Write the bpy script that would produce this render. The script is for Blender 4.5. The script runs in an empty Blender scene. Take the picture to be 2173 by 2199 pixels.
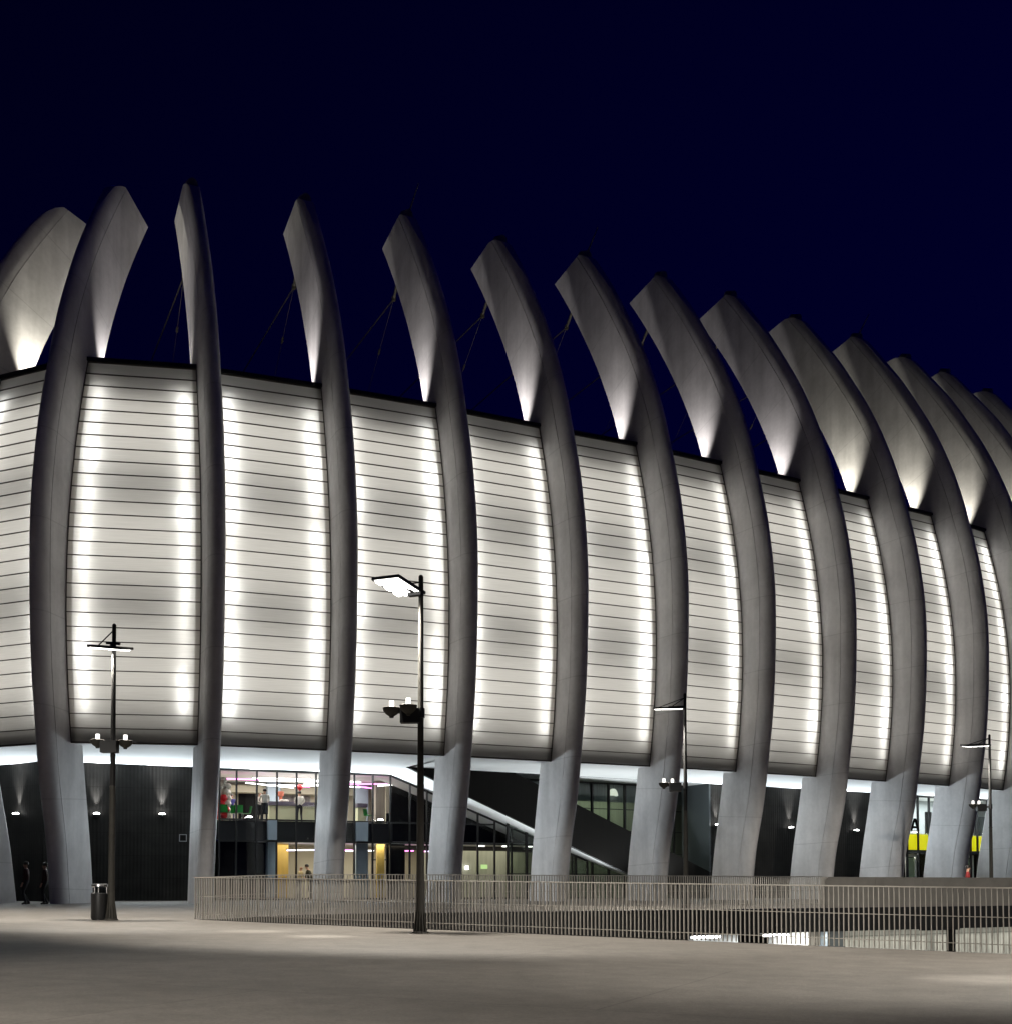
import bpy, bmesh, math, random
from mathutils import Vector, Matrix
random.seed(7)
R = math.radians
scn = bpy.context.scene
col = scn.collection
ZC = 0.78                      # camera height above the apron (z = 0)
# ------------------------------------------------------------------ materials
def mat(name, color, rough=0.6, metal=0.0, noise=0.0, nscale=3.0, bump=0.0, bscale=40.0, spec=0.4, streak=None):
    m = bpy.data.materials.new(name); m.use_nodes = True
    nt = m.node_tree; b = nt.nodes['Principled BSDF']
    b.inputs['Base Color'].default_value = (*color, 1); b.inputs['Roughness'].default_value = rough
    b.inputs['Metallic'].default_value = metal; b.inputs['Specular IOR Level'].default_value = spec
    tc = nt.nodes.new('ShaderNodeTexCoord')
    if noise:
        n = nt.nodes.new('ShaderNodeTexNoise'); n.inputs['Scale'].default_value = nscale; n.inputs['Detail'].default_value = 6
        if streak:
            mp = nt.nodes.new('ShaderNodeMapping'); mp.inputs['Scale'].default_value = streak
            nt.links.new(tc.outputs['Object'], mp.inputs[0]); nt.links.new(mp.outputs[0], n.inputs['Vector'])
        else: nt.links.new(tc.outputs['Object'], n.inputs['Vector'])
        r = nt.nodes.new('ShaderNodeMapRange'); r.inputs[1].default_value = .3; r.inputs[2].default_value = .7
        r.inputs[3].default_value = 1 - noise; r.inputs[4].default_value = 1 + noise
        nt.links.new(n.outputs[0], r.inputs[0])
        v = nt.nodes.new('ShaderNodeVectorMath'); v.operation = 'SCALE'; v.inputs[0].default_value = color
        nt.links.new(r.outputs[0], v.inputs['Scale']); nt.links.new(v.outputs[0], b.inputs['Base Color'])
    if bump:
        n2 = nt.nodes.new('ShaderNodeTexNoise'); n2.inputs['Scale'].default_value = bscale; n2.inputs['Detail'].default_value = 4
        nt.links.new(tc.outputs['Object'], n2.inputs['Vector'])
        bp = nt.nodes.new('ShaderNodeBump'); bp.inputs['Strength'].default_value = bump; bp.inputs['Distance'].default_value = .01
        nt.links.new(n2.outputs[0], bp.inputs['Height']); nt.links.new(bp.outputs[0], b.inputs['Normal'])
    return m
def emit(name, color, s):
    m = bpy.data.materials.new(name); m.use_nodes = True; nt = m.node_tree; nt.nodes.clear()
    e = nt.nodes.new('ShaderNodeEmission'); o = nt.nodes.new('ShaderNodeOutputMaterial')
    e.inputs[0].default_value = (*color, 1); e.inputs[1].default_value = s; nt.links.new(e.outputs[0], o.inputs[0]); return m
def glass(name, tint, refl=.06):
    m = bpy.data.materials.new(name); m.use_nodes = True; nt = m.node_tree; nt.nodes.clear()
    t = nt.nodes.new('ShaderNodeBsdfTransparent'); t.inputs[0].default_value = (*tint, 1)
    g = nt.nodes.new('ShaderNodeBsdfGlossy'); g.inputs['Roughness'].default_value = .02
    x = nt.nodes.new('ShaderNodeMixShader'); x.inputs[0].default_value = refl; o = nt.nodes.new('ShaderNodeOutputMaterial')
    nt.links.new(t.outputs[0], x.inputs[1]); nt.links.new(g.outputs[0], x.inputs[2]); nt.links.new(x.outputs[0], o.inputs[0]); return m
M = {}
def rib_material():
    m = bpy.data.materials.new('rib_concrete'); m.use_nodes = True; nt = m.node_tree; b = nt.nodes['Principled BSDF']; L = nt.links.new
    tc = nt.nodes.new('ShaderNodeTexCoord'); uv = nt.nodes.new('ShaderNodeUVMap')
    def noise(vec, s, d): n = nt.nodes.new('ShaderNodeTexNoise'); n.inputs['Scale'].default_value = s; n.inputs['Detail'].default_value = d; L(vec, n.inputs['Vector']); return n.outputs[0]
    def rng(o, a, c, lo=.3, hi=.7):
        r = nt.nodes.new('ShaderNodeMapRange'); r.inputs[1].default_value = lo; r.inputs[2].default_value = hi; r.inputs[3].default_value = a; r.inputs[4].default_value = c; L(o, r.inputs[0]); return r.outputs[0]
    def op(k, a, c):
        n = nt.nodes.new('ShaderNodeMath'); n.operation = k
        for i, q in enumerate((a, c)):
            if isinstance(q, (int, float)): n.inputs[i].default_value = q
            else: L(q, n.inputs[i])
        return n.outputs[0]
    mp = nt.nodes.new('ShaderNodeMapping'); mp.inputs['Scale'].default_value = (1.6, 1.6, .12); L(tc.outputs['Object'], mp.inputs[0])
    f = op('MULTIPLY', rng(noise(mp.outputs[0], 1.0, 6), .87, 1.1), rng(noise(tc.outputs['Object'], .7, 7), .88, 1.1))
    f = op('MULTIPLY', f, rng(noise(tc.outputs['Object'], 5, 5), .95, 1.04))
    sx = nt.nodes.new('ShaderNodeSeparateXYZ'); L(uv.outputs[0], sx.inputs[0])
    fr_ = op('FRACT', op('DIVIDE', sx.outputs[1], 3.9), 0); j = op('LESS_THAN', op('ABSOLUTE', op('SUBTRACT', fr_, .5), 0), .0065)
    f = op('MULTIPLY', f, op('SUBTRACT', 1, op('MULTIPLY', j, .16)))
    v = nt.nodes.new('ShaderNodeVectorMath'); v.operation = 'SCALE'; v.inputs[0].default_value = (.645, .632, .635); L(f, v.inputs['Scale']); L(v.outputs[0], b.inputs['Base Color'])
    b.inputs['Roughness'].default_value = .6; b.inputs['Specular IOR Level'].default_value = .3
    bp = nt.nodes.new('ShaderNodeBump'); bp.inputs['Strength'].default_value = .12; bp.inputs['Distance'].default_value = .05; L(noise(tc.outputs['Object'], 1.4, 4), bp.inputs['Height']); L(bp.outputs[0], b.inputs['Normal'])
    return m
M['rib'] = rib_material()
M['hood'] = mat('hood_metal', (.22, .23, .22), .4, .3)
M['dark'] = mat('dark_metal', (.016, .016, .017), .45, .2)
M['cable'] = mat('cable_steel', (.035, .032, .022), .6, .2)
M['joint'] = mat('joint_bronze', (.105, .09, .08), .5, .3)
M['fascia'] = mat('fascia_sheet', (.36, .35, .34), .5)
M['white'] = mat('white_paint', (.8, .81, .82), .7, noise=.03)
M['reflector'] = mat('cavity_white', (.85, .85, .85), .8)
M['soffit'] = mat('soffit_plaster', (.78, .80, .80), .8, noise=.03, nscale=.6)
M['black'] = mat('black_cladding', (.007, .0065, .006), .7, spec=.08, noise=.2, nscale=2, streak=(6, 6, .3))
M['roof'] = mat('roof_membrane', (.05, .05, .05), .9)
M['pole'] = mat('galvanised_pole', (.040, .037, .031), .7, .0, noise=.15, nscale=8)
M['pole_shaded'] = mat('shaded_pole', (.008, .0075, .007), .7)  # upper pole section: its lack of light is put into a darker colour
M['fence'] = mat('fence_steel', (.38, .355, .32), .45, .4, noise=.08, nscale=5)
M['parapet'] = mat('parapet_stone', (.19, .178, .160), .8, noise=.12, nscale=2.2)
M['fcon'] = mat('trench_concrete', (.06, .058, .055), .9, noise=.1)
M['bluecol'] = mat('painted_column', (.30, .36, .42), .6)
M['cream'] = mat('cream_wall', (.50, .46, .36), .8)
M['ceil'] = mat('ceiling_white', (.75, .75, .74), .8)
M['ochre'] = mat('ochre_wall', (.62, .44, .12), .6, noise=.12, nscale=1.5, streak=(3, 3, .2))
M['floor'] = mat('terrazzo_floor', (.35, .33, .30), .4)
M['counter'] = mat('counter_front', (.46, .48, .33), .6)
M['ctop'] = mat('counter_top', (.10, .09, .12), .3)
M['green'] = mat('green_plastic', (.01, .22, .03), .4)
M['red'] = mat('red_rubber', (.65, .012, .02), .3)
M['ballw'] = mat('ivory_rubber', (.75, .68, .6), .3)
M['yellow'] = mat('yellow_panel', (.85, .78, .01), .5)
b = M['yellow'].node_tree.nodes['Principled BSDF']; b.inputs['Emission Color'].default_value = (.9, .83, .005, 1); b.inputs['Emission Strength'].default_value = .55
M['dim'] = mat('dim_interior', (.30, .31, .25), .8, noise=.12, nscale=1.2, streak=(4, 4, .3))
M['grey'] = mat('grey_panel', (.35, .37, .37), .6)
M['dgrey'] = mat('dark_grey_panel', (.06, .07, .075), .5)
M['pink'] = emit('pink_tube', (1, .22, .75), 5)
M['tube'] = emit('white_tube', (1, .97, .93), 7)
M['violet'] = emit('violet_tube', (.72, .62, 1), 5)
M['lampglow'] = emit('lamp_glow', (1, .97, .92), 5)
M['candle'] = emit('uplight_bulb', (1, .95, .88), 3.0)
M['wallglow'] = emit('wall_lamp_glow', (1, 1, .98), 40)
M['bay_tube'] = emit('facade_tube', (1, .99, .965), 12); M['bay_tube_dim'] = emit('facade_tube_dim', (1, .975, .94), 8); M['bay_tube_hot'] = emit('facade_tube_hot', (1, 1, .99), 16)
M['garage_tube'] = emit('garage_tube', (.97, 1, .97), 16)
M['pendant'] = emit('pendant_shade', (1, 1, .88), 1.1)
M['backlight'] = emit('facade_backlight', (1, .955, .89), 1.12)
M['skin'] = mat('skin', (.52, .30, .21), .5)
M['shirt'] = mat('white_cloth', (.72, .69, .63), .9)
M['shirtc'] = mat('cream_cloth', (.62, .50, .28), .9)
M['trouser'] = mat('black_cloth', (.018, .018, .022), .9)
M['vest'] = mat('dark_green_cloth', (.05, .045, .03), .9)
M['darkred'] = mat('dark_red_cloth', (.03, .004, .005), .9)
M['redcloth'] = mat('red_cloth', (.26, .03, .03), .9)
M['navy'] = mat('navy_cloth', (.03, .03, .14), .9)
M['hair'] = mat('dark_hair', (.02, .015, .012), .5)
M['doorw'] = mat('white_frame', (.8, .78, .74), .5)
M['greeni'] = mat('green_grey_wall', (.32, .40, .27), .8)
M['chrome'] = mat('steel_ring', (.6, .6, .6), .25, 1)
M['glass'] = glass('clear_glass', (.93, .95, .95), .03)
M['dglass'] = glass('tinted_glass', (.55, .62, .57), .045)

def panel_material():
    m = bpy.data.materials.new('polycarbonate'); m.use_nodes = True; nt = m.node_tree; nt.nodes.clear()
    uv = nt.nodes.new('ShaderNodeUVMap'); mp = nt.nodes.new('ShaderNodeMapping'); mp.inputs['Scale'].default_value = (.7, 26, 1)
    n = nt.nodes.new('ShaderNodeTexNoise'); n.inputs['Scale'].default_value = 1; n.inputs['Detail'].default_value = 5
    r = nt.nodes.new('ShaderNodeMapRange'); r.inputs[1].default_value = .3; r.inputs[2].default_value = .7; r.inputs[3].default_value = .93; r.inputs[4].default_value = 1.05
    at = nt.nodes.new('ShaderNodeAttribute'); at.attribute_name = 'tone'
    mu = nt.nodes.new('ShaderNodeMath'); mu.operation = 'MULTIPLY'
    v = nt.nodes.new('ShaderNodeVectorMath'); v.operation = 'SCALE'; v.inputs[0].default_value = (.74, .735, .70)
    t = nt.nodes.new('ShaderNodeBsdfTranslucent'); d = nt.nodes.new('ShaderNodeBsdfPrincipled')
    d.inputs['Base Color'].default_value = (.42, .41, .40, 1); d.inputs['Roughness'].default_value = .35
    x = nt.nodes.new('ShaderNodeMixShader'); x.inputs[0].default_value = .22; o = nt.nodes.new('ShaderNodeOutputMaterial')
    L = nt.links.new
    L(uv.outputs[0], mp.inputs[0]); L(mp.outputs[0], n.inputs['Vector']); L(n.outputs[0], r.inputs[0]); L(r.outputs[0], mu.inputs[0]); L(at.outputs['Fac'], mu.inputs[1])
    L(mu.outputs[0], v.inputs['Scale']); L(v.outputs[0], t.inputs['Color']); L(t.outputs[0], x.inputs[1]); L(d.outputs[0], x.inputs[2]); L(x.outputs[0], o.inputs[0])
    return m
M['panel'] = panel_material()
def fin_material():
    m = bpy.data.materials.new('opal_fin'); m.use_nodes = True; nt = m.node_tree; nt.nodes.clear()
    t = nt.nodes.new('ShaderNodeBsdfTranslucent'); t.inputs[0].default_value = (.8, .77, .72, 1); d = nt.nodes.new('ShaderNodeBsdfDiffuse'); d.inputs[0].default_value = (.85, .84, .82, 1)
    x = nt.nodes.new('ShaderNodeMixShader'); x.inputs[0].default_value = .5; o = nt.nodes.new('ShaderNodeOutputMaterial')
    nt.links.new(t.outputs[0], x.inputs[1]); nt.links.new(d.outputs[0], x.inputs[2]); nt.links.new(x.outputs[0], o.inputs[0]); return m
M['fin'] = fin_material()
def wall_material(name, base, rib=True):
    m = bpy.data.materials.new(name); m.use_nodes = True; nt = m.node_tree; b = nt.nodes['Principled BSDF']; L = nt.links.new
    uv = nt.nodes.new('ShaderNodeUVMap')
    w = nt.nodes.new('ShaderNodeTexWave'); w.wave_type = 'BANDS'; w.bands_direction = 'X'; w.inputs['Scale'].default_value = 1.75; w.inputs['Distortion'].default_value = .15
    L(uv.outputs[0], w.inputs['Vector'])
    br = nt.nodes.new('ShaderNodeTexBrick'); br.inputs['Scale'].default_value = 1; br.inputs['Brick Width'].default_value = 2.9; br.inputs['Row Height'].default_value = 1.15; br.inputs['Mortar Size'].default_value = .012; br.offset = 0
    br.inputs['Color1'].default_value = (1, 1, 1, 1); br.inputs['Color2'].default_value = (.86, .86, .86, 1); br.inputs['Mortar'].default_value = (.45, .45, .45, 1)
    L(uv.outputs[0], br.inputs['Vector'])
    n = nt.nodes.new('ShaderNodeTexNoise'); n.inputs['Scale'].default_value = 1.3; n.inputs['Detail'].default_value = 6; L(uv.outputs[0], n.inputs['Vector'])
    r = nt.nodes.new('ShaderNodeMapRange'); r.inputs[1].default_value = .3; r.inputs[2].default_value = .7; r.inputs[3].default_value = .75; r.inputs[4].default_value = 1.25; L(n.outputs[0], r.inputs[0])
    r2 = nt.nodes.new('ShaderNodeMapRange'); r2.inputs[3].default_value = .8; r2.inputs[4].default_value = 1.15; L(w.outputs[1], r2.inputs[0])
    mu = nt.nodes.new('ShaderNodeMath'); mu.operation = 'MULTIPLY'; L(r.outputs[0], mu.inputs[0]); L(r2.outputs[0], mu.inputs[1])
    v = nt.nodes.new('ShaderNodeVectorMath'); v.operation = 'SCALE'; L(br.outputs[0], v.inputs[0]); L(mu.outputs[0], v.inputs['Scale'])
    v2 = nt.nodes.new('ShaderNodeVectorMath'); v2.operation = 'MULTIPLY'; v2.inputs[1].default_value = base; L(v.outputs[0], v2.inputs[0]); L(v2.outputs[0], b.inputs['Base Color'])
    bp = nt.nodes.new('ShaderNodeBump'); bp.inputs['Strength'].default_value = .4; bp.inputs['Distance'].default_value = .02; L(w.outputs[1], bp.inputs['Height']); L(bp.outputs[0], b.inputs['Normal'])
    b.inputs['Roughness'].default_value = .8; b.inputs['Specular IOR Level'].default_value = .08
    return m
M['wall'] = wall_material('charcoal_corrugated', (.018, .0172, .0163))
M['corr'] = wall_material('pale_corrugated', (.50, .50, .46))
def ground_material():
    m = bpy.data.materials.new('plaza_concrete'); m.use_nodes = True; nt = m.node_tree; b = nt.nodes['Principled BSDF']; L = nt.links.new
    tc = nt.nodes.new('ShaderNodeTexCoord')
    def noise(s, d=6, ro=.6):
        n = nt.nodes.new('ShaderNodeTexNoise'); n.inputs['Scale'].default_value = s; n.inputs['Detail'].default_value = d; n.inputs['Roughness'].default_value = ro; L(tc.outputs['Object'], n.inputs['Vector']); return n
    def rng(o, a, c):
        r = nt.nodes.new('ShaderNodeMapRange'); r.inputs[1].default_value = .28; r.inputs[2].default_value = .72; r.inputs[3].default_value = a; r.inputs[4].default_value = c; L(o, r.inputs[0]); return r.outputs[0]
    def mul(a, c):
        k = nt.nodes.new('ShaderNodeMath'); k.operation = 'MULTIPLY'; L(a, k.inputs[0]); L(c, k.inputs[1]); return k.outputs[0]
    f = mul(mul(rng(noise(.25).outputs[0], .84, 1.14), rng(noise(2.2, 8, .7).outputs[0], .78, 1.18)), mul(rng(noise(28, 4).outputs[0], .82, 1.16), rng(noise(110, 3).outputs[0], .85, 1.14)))
    # sparse slab joints and hairline cracks
    mp = nt.nodes.new('ShaderNodeMapping'); mp.inputs['Rotation'].default_value = (0, 0, R(24)); L(tc.outputs['Object'], mp.inputs[0])
    br = nt.nodes.new('ShaderNodeTexBrick'); br.inputs['Scale'].default_value = 1; br.inputs['Brick Width'].default_value = 7.3; br.inputs['Row Height'].default_value = 5.1; br.inputs['Mortar Size'].default_value = .012; br.inputs['Mortar Smooth'].default_value = .4
    br.inputs['Color1'].default_value = (1, 1, 1, 1); br.inputs['Color2'].default_value = (.95, .95, .95, 1); br.inputs['Mortar'].default_value = (.62, .62, .62, 1); L(mp.outputs[0], br.inputs['Vector'])
    # scattered dark stains
    st = nt.nodes.new('ShaderNodeTexVoronoi'); st.inputs['Scale'].default_value = .9; L(tc.outputs['Object'], st.inputs['Vector'])
    sr = nt.nodes.new('ShaderNodeMapRange'); sr.inputs[1].default_value = .02; sr.inputs[2].default_value = .07; sr.inputs[3].default_value = .72; sr.inputs[4].default_value = 1; L(st.outputs['Distance'], sr.inputs[0])
    f = mul(f, sr.outputs[0])
    v = nt.nodes.new('ShaderNodeVectorMath'); v.operation = 'SCALE'; L(br.outputs[0], v.inputs[0]); L(f, v.inputs['Scale'])
    v2 = nt.nodes.new('ShaderNodeVectorMath'); v2.operation = 'MULTIPLY'; v2.inputs[1].default_value = (.180, .161, .141); L(v.outputs[0], v2.inputs[0]); L(v2.outputs[0], b.inputs['Base Color'])
    bp = nt.nodes.new('ShaderNodeBump'); bp.inputs['Strength'].default_value = .5; bp.inputs['Distance'].default_value = .012
    L(noise(60, 5).outputs[0], bp.inputs['Height']); L(bp.outputs[0], b.inputs['Normal']); b.inputs['Roughness'].default_value = .75
    return m
M['ground'] = ground_material()

# ------------------------------------------------------------------ mesh helpers
class MB:
    def __init__(s): s.v = []; s.f = []; s.uv = []; s.mi = []; s.tone = []; s.has = False
    def face(s, pts, uv=None, mi=0, tone=1.0):
        i = len(s.v); s.v += [tuple(p) for p in pts]; s.f.append(tuple(range(i, i + len(pts)))); s.mi.append(mi); s.tone.append(tone)
        if uv: s.has = True
        s.uv.append(uv or [(0, 0)] * len(pts))
    def box(s, c, size, ax=None, mi=0):
        # c centre, size full lengths, ax = 3 unit axes
        ax = ax or (Vector((1, 0, 0)), Vector((0, 1, 0)), Vector((0, 0, 1))); c = Vector(c)
        h = [Vector(a) * (l / 2) for a, l in zip(ax, size)]
        P = lambda i, j, k: c + h[0] * i + h[1] * j + h[2] * k
        flip = ax[0].cross(ax[1]).dot(ax[2]) < 0
        for q in (((-1,-1,-1),(-1,1,-1),(1,1,-1),(1,-1,-1)), ((-1,-1,1),(1,-1,1),(1,1,1),(-1,1,1)), ((-1,-1,-1),(1,-1,-1),(1,-1,1),(-1,-1,1)),
                  ((1,1,-1),(-1,1,-1),(-1,1,1),(1,1,1)), ((-1,1,-1),(-1,-1,-1),(-1,-1,1),(-1,1,1)), ((1,-1,-1),(1,1,-1),(1,1,1),(1,-1,1))):
            p = [P(*t) for t in q]
            if flip: p.reverse()
            s.face(p, mi=mi)
    def hexa(s, b4, t4, mi=0):
        # bottom 4 points (ccw seen from above), top 4 points
        s.face([b4[0], b4[3], b4[2], b4[1]], mi=mi); s.face(t4, mi=mi)
        for i in range(4): j = (i + 1) % 4; s.face([b4[i], b4[j], t4[j], t4[i]], mi=mi)
    def tube(s, a, b, r0, r1=None, n=10, cap=True, mi=0):
        a, b = Vector(a), Vector(b); r1 = r0 if r1 is None else r1; d = (b - a).normalized()
        u = d.cross(Vector((0, 0, 1)));
        if u.length < 1e-3: u = Vector((1, 0, 0))
        u.normalize(); w = d.cross(u)
        A = [a + (u * math.cos(2*math.pi*i/n) + w * math.sin(2*math.pi*i/n)) * r0 for i in range(n)]
        B = [b + (u * math.cos(2*math.pi*i/n) + w * math.sin(2*math.pi*i/n)) * r1 for i in range(n)]
        for i in range(n): j = (i + 1) % n; s.face([A[i], B[i], B[j], A[j]], mi=mi)
        if cap: s.face(A, mi=mi); s.face(B[::-1], mi=mi)
    def lathe(s, c, prof, n=20, mi=0):
        c = Vector(c)
        ring = lambda r, z: [c + Vector((r*math.cos(2*math.pi*i/n), r*math.sin(2*math.pi*i/n), z)) for i in range(n)]
        for (r0, z0), (r1, z1) in zip(prof[:-1], prof[1:]):
            A, B = ring(max(r0, 1e-4), z0), ring(max(r1, 1e-4), z1)
            for i in range(n): j = (i + 1) % n; s.face([A[i], A[j], B[j], B[i]], mi=mi)
    def build(s, name, mats, parent=None, smooth=False, weld=True, angle=.6):
        me = bpy.data.meshes.new(name); me.from_pydata(s.v, [], s.f)
        for m in (mats if isinstance(mats, (list, tuple)) else [mats]): me.materials.append(m)
        me.polygons.foreach_set('material_index', s.mi)
        if s.has:
            l = me.uv_layers.new(name='UVMap'); l.data.foreach_set('uv', [c for f in s.uv for p in f for c in p])
        if any(t != 1.0 for t in s.tone):
            a = me.attributes.new('tone', 'FLOAT', 'FACE'); a.data.foreach_set('value', s.tone)
        if weld:
            bm = bmesh.new(); bm.from_mesh(me); bmesh.ops.remove_doubles(bm, verts=bm.verts, dist=1e-4); bm.to_mesh(me); bm.free()
        if smooth:
            me.polygons.foreach_set('use_smooth', [True] * len(me.polygons)); me.set_sharp_from_angle(angle=angle)
        o = bpy.data.objects.new(name, me); col.objects.link(o)
        if parent: put(o, parent)
        return o
def put(o, parent):
    o.parent = parent; o.matrix_parent_inverse = world_of(parent).inverted()
def world_of(o):
    m = o.matrix_basis.copy(); p = o
    while p.parent: m = p.parent.matrix_basis @ p.matrix_parent_inverse @ m if False else (p.parent.matrix_basis @ p.matrix_parent_inverse @ m); p = p.parent
    return m
def tag(o, label=None, cat=None, group=None, kind=None):
    if label: o['label'] = label
    if cat: o['category'] = cat
    if group: o['group'] = group
    if kind: o['kind'] = kind
    return o
def thing(name, label, cat, loc=(0, 0, 0), group=None):
    o = bpy.data.objects.new(name, None); o.empty_display_size = .3; col.objects.link(o); o.location = loc
    return tag(o, label, cat, group)
def copy_tree(o, parent=None):
    c = o.copy(); col.objects.link(c)
    if parent: c.parent = parent
    for ch in list(o.children): copy_tree(ch, c)
    return c
def light(name, kind, loc, power, color=(1, 1, 1), parent=None, size=.1, aim=None, spot=None, blend=.5, sy=None):
    d = bpy.data.lights.new(name, kind); d.energy = power; d.color = color
    if kind == 'AREA':
        d.shape = 'RECTANGLE'; d.size = size; d.size_y = sy or size
    else: d.shadow_soft_size = size
    if kind == 'SPOT': d.spot_size = spot; d.spot_blend = blend
    o = bpy.data.objects.new(name, d); col.objects.link(o); o.location = loc
    if aim is not None: o.rotation_euler = (Vector(aim) - Vector(loc)).to_track_quat('-Z', 'Y').to_euler()
    if parent: put(o, parent)
    return o
# photograph measurements -> world: camera model used only to place things at their measured real depth
F, CX, CY, TH = 2575.69, 1086.5, 1817.5, .0329
def at(px, py, Y):
    dx = (px - CX) / F; u = -(py - CY) / F; c, s = math.cos(TH), math.sin(TH)
    d = Vector((dx, c - s * u, s + c * u)); return Vector((d.x / d.y * Y, Y, d.z / d.y * Y + ZC))
def on_line(px, P, d):
    # s such that P + s d projects to image column px (plan view)
    k = (px - CX) / F   # X = k*depth, depth ~ Y
    return (k * P[1] - P[0]) / (d[0] - k * d[1])

# ------------------------------------------------------------------ plan data
C = [[-24.208,53.873],[-19.113,51.583],[-13.18,52.561],[-7.84,54.646],[-2.61,56.931],[2.546,59.539],[7.745,62.095],[12.743,64.955],[17.824,67.912],[22.766,71.048],[27.694,74.188],[32.433,77.592],[37.09,81.049],[41.69,84.581],[46.25,88.15]]
HR = [-.6301,-.1329,.4284,.4439,.4572,.5001,.5134,.5281,.5534,.5748,.5301,.5864,.6467,.6547,.66]
PROF = [[0.0,6.185],[.104,6.795],[.2,7.406],[.287,8.019],[.365,8.633],[.432,9.248],[.49,9.864],[.536,10.481],[.571,11.099],[.595,11.717],[.607,12.336],[.607,12.955],[.595,13.573],[.571,14.192],[.534,14.809],[.486,15.426],[.426,16.042],[.354,16.657],[.27,17.27],[.175,17.881],[.07,18.491],[-.046,19.099],[-.172,19.705],[-.307,20.309],[-.451,20.91],[-.603,21.51],[-.763,22.108],[-.929,22.704],[-1.102,23.298]]
W = .367
NR = len(C)
def fr(k):
    h = HR[k]; return Vector((C[k][0], C[k][1], 0)), Vector((math.cos(h), math.sin(h), 0)), Vector((math.sin(h), -math.cos(h), 0))
def rp(k, t, rho, z):   # rib frame -> world (z measured from the camera)
    P, T, N = fr(k); v = P + T * t + N * rho; v.z = z + ZC; return v
def prof(i):
    i = max(0., min(28., i)); a = int(min(27, math.floor(i))); f = i - a
    return [PROF[a][j] * (1 - f) + PROF[a + 1][j] * f for j in (0, 1)]
def pnorm(i):
    a, b = prof(i - .5), prof(i + .5); tx, tz = b[0] - a[0], b[1] - a[1]; l = math.hypot(tx, tz); return (tz / l, -tx / l)   # outward normal

arena = thing('arena', 'large oval arena with tall curved concrete ribs and glowing white panels between them', 'arena', (0, 70, 0))

# ------------------------------------------------------------------ ribs
PAIRS = [((-2.25,-.80),(-.05,-.80)),((-1.9,1.7),(.33,1.8)),((-1.35,4.6),(.95,4.4)),((-1.05,6.4),(1.32,6.5)),((-.75,9.5),(1.75,9.5)),((-.6,13),(1.95,13)),((-.75,16.3),(1.9,16.2)),((-1.25,19.5),(1.4,19.6)),((-2.0,22.2),(.62,22.5)),((-2.68,24.1),(-.08,24.75)),((-3.42,26.0),(-1.0,26.95)),((-4.2,27.65),(-1.9,28.75)),((-5.1,29.35),(-2.93,30.5)),((-6.4,31.5),(-4.3,32.65)),((-7.8,33.6),(-5.75,34.75)),((-9.5,35.9),(-7.5,37.05)),((-11.4,38.2),(-9.4,39.4))]
def cr(p0, p1, p2, p3, t):
    return [.5 * ((2 * b) + (-a + c) * t + (2 * a - 5 * b + 4 * c - d) * t * t + (-a + 3 * b - 3 * c + d) * t ** 3) for a, b, c, d in zip(p0, p1, p2, p3)]
def spline(L, n):
    out = []; m = len(L) - 1
    for i in range(n + 1):
        x = i / n * m; a = min(int(x), m - 1); t = x - a
        out.append(cr(L[max(a - 1, 0)], L[a], L[a + 1], L[min(a + 2, m)], t))
    return out
INN, SEA = spline([p[0] for p in PAIRS], 96), spline([p[1] for p in PAIRS], 96)
ZTIP = [32.3, 32.75, 33.5, 34.2, 34.87, 35.05, 35.65, 36.0, 36.38, 36.6, 36.85, 37.1, 37.3, 37.5, 37.7]
ND = .735
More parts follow.
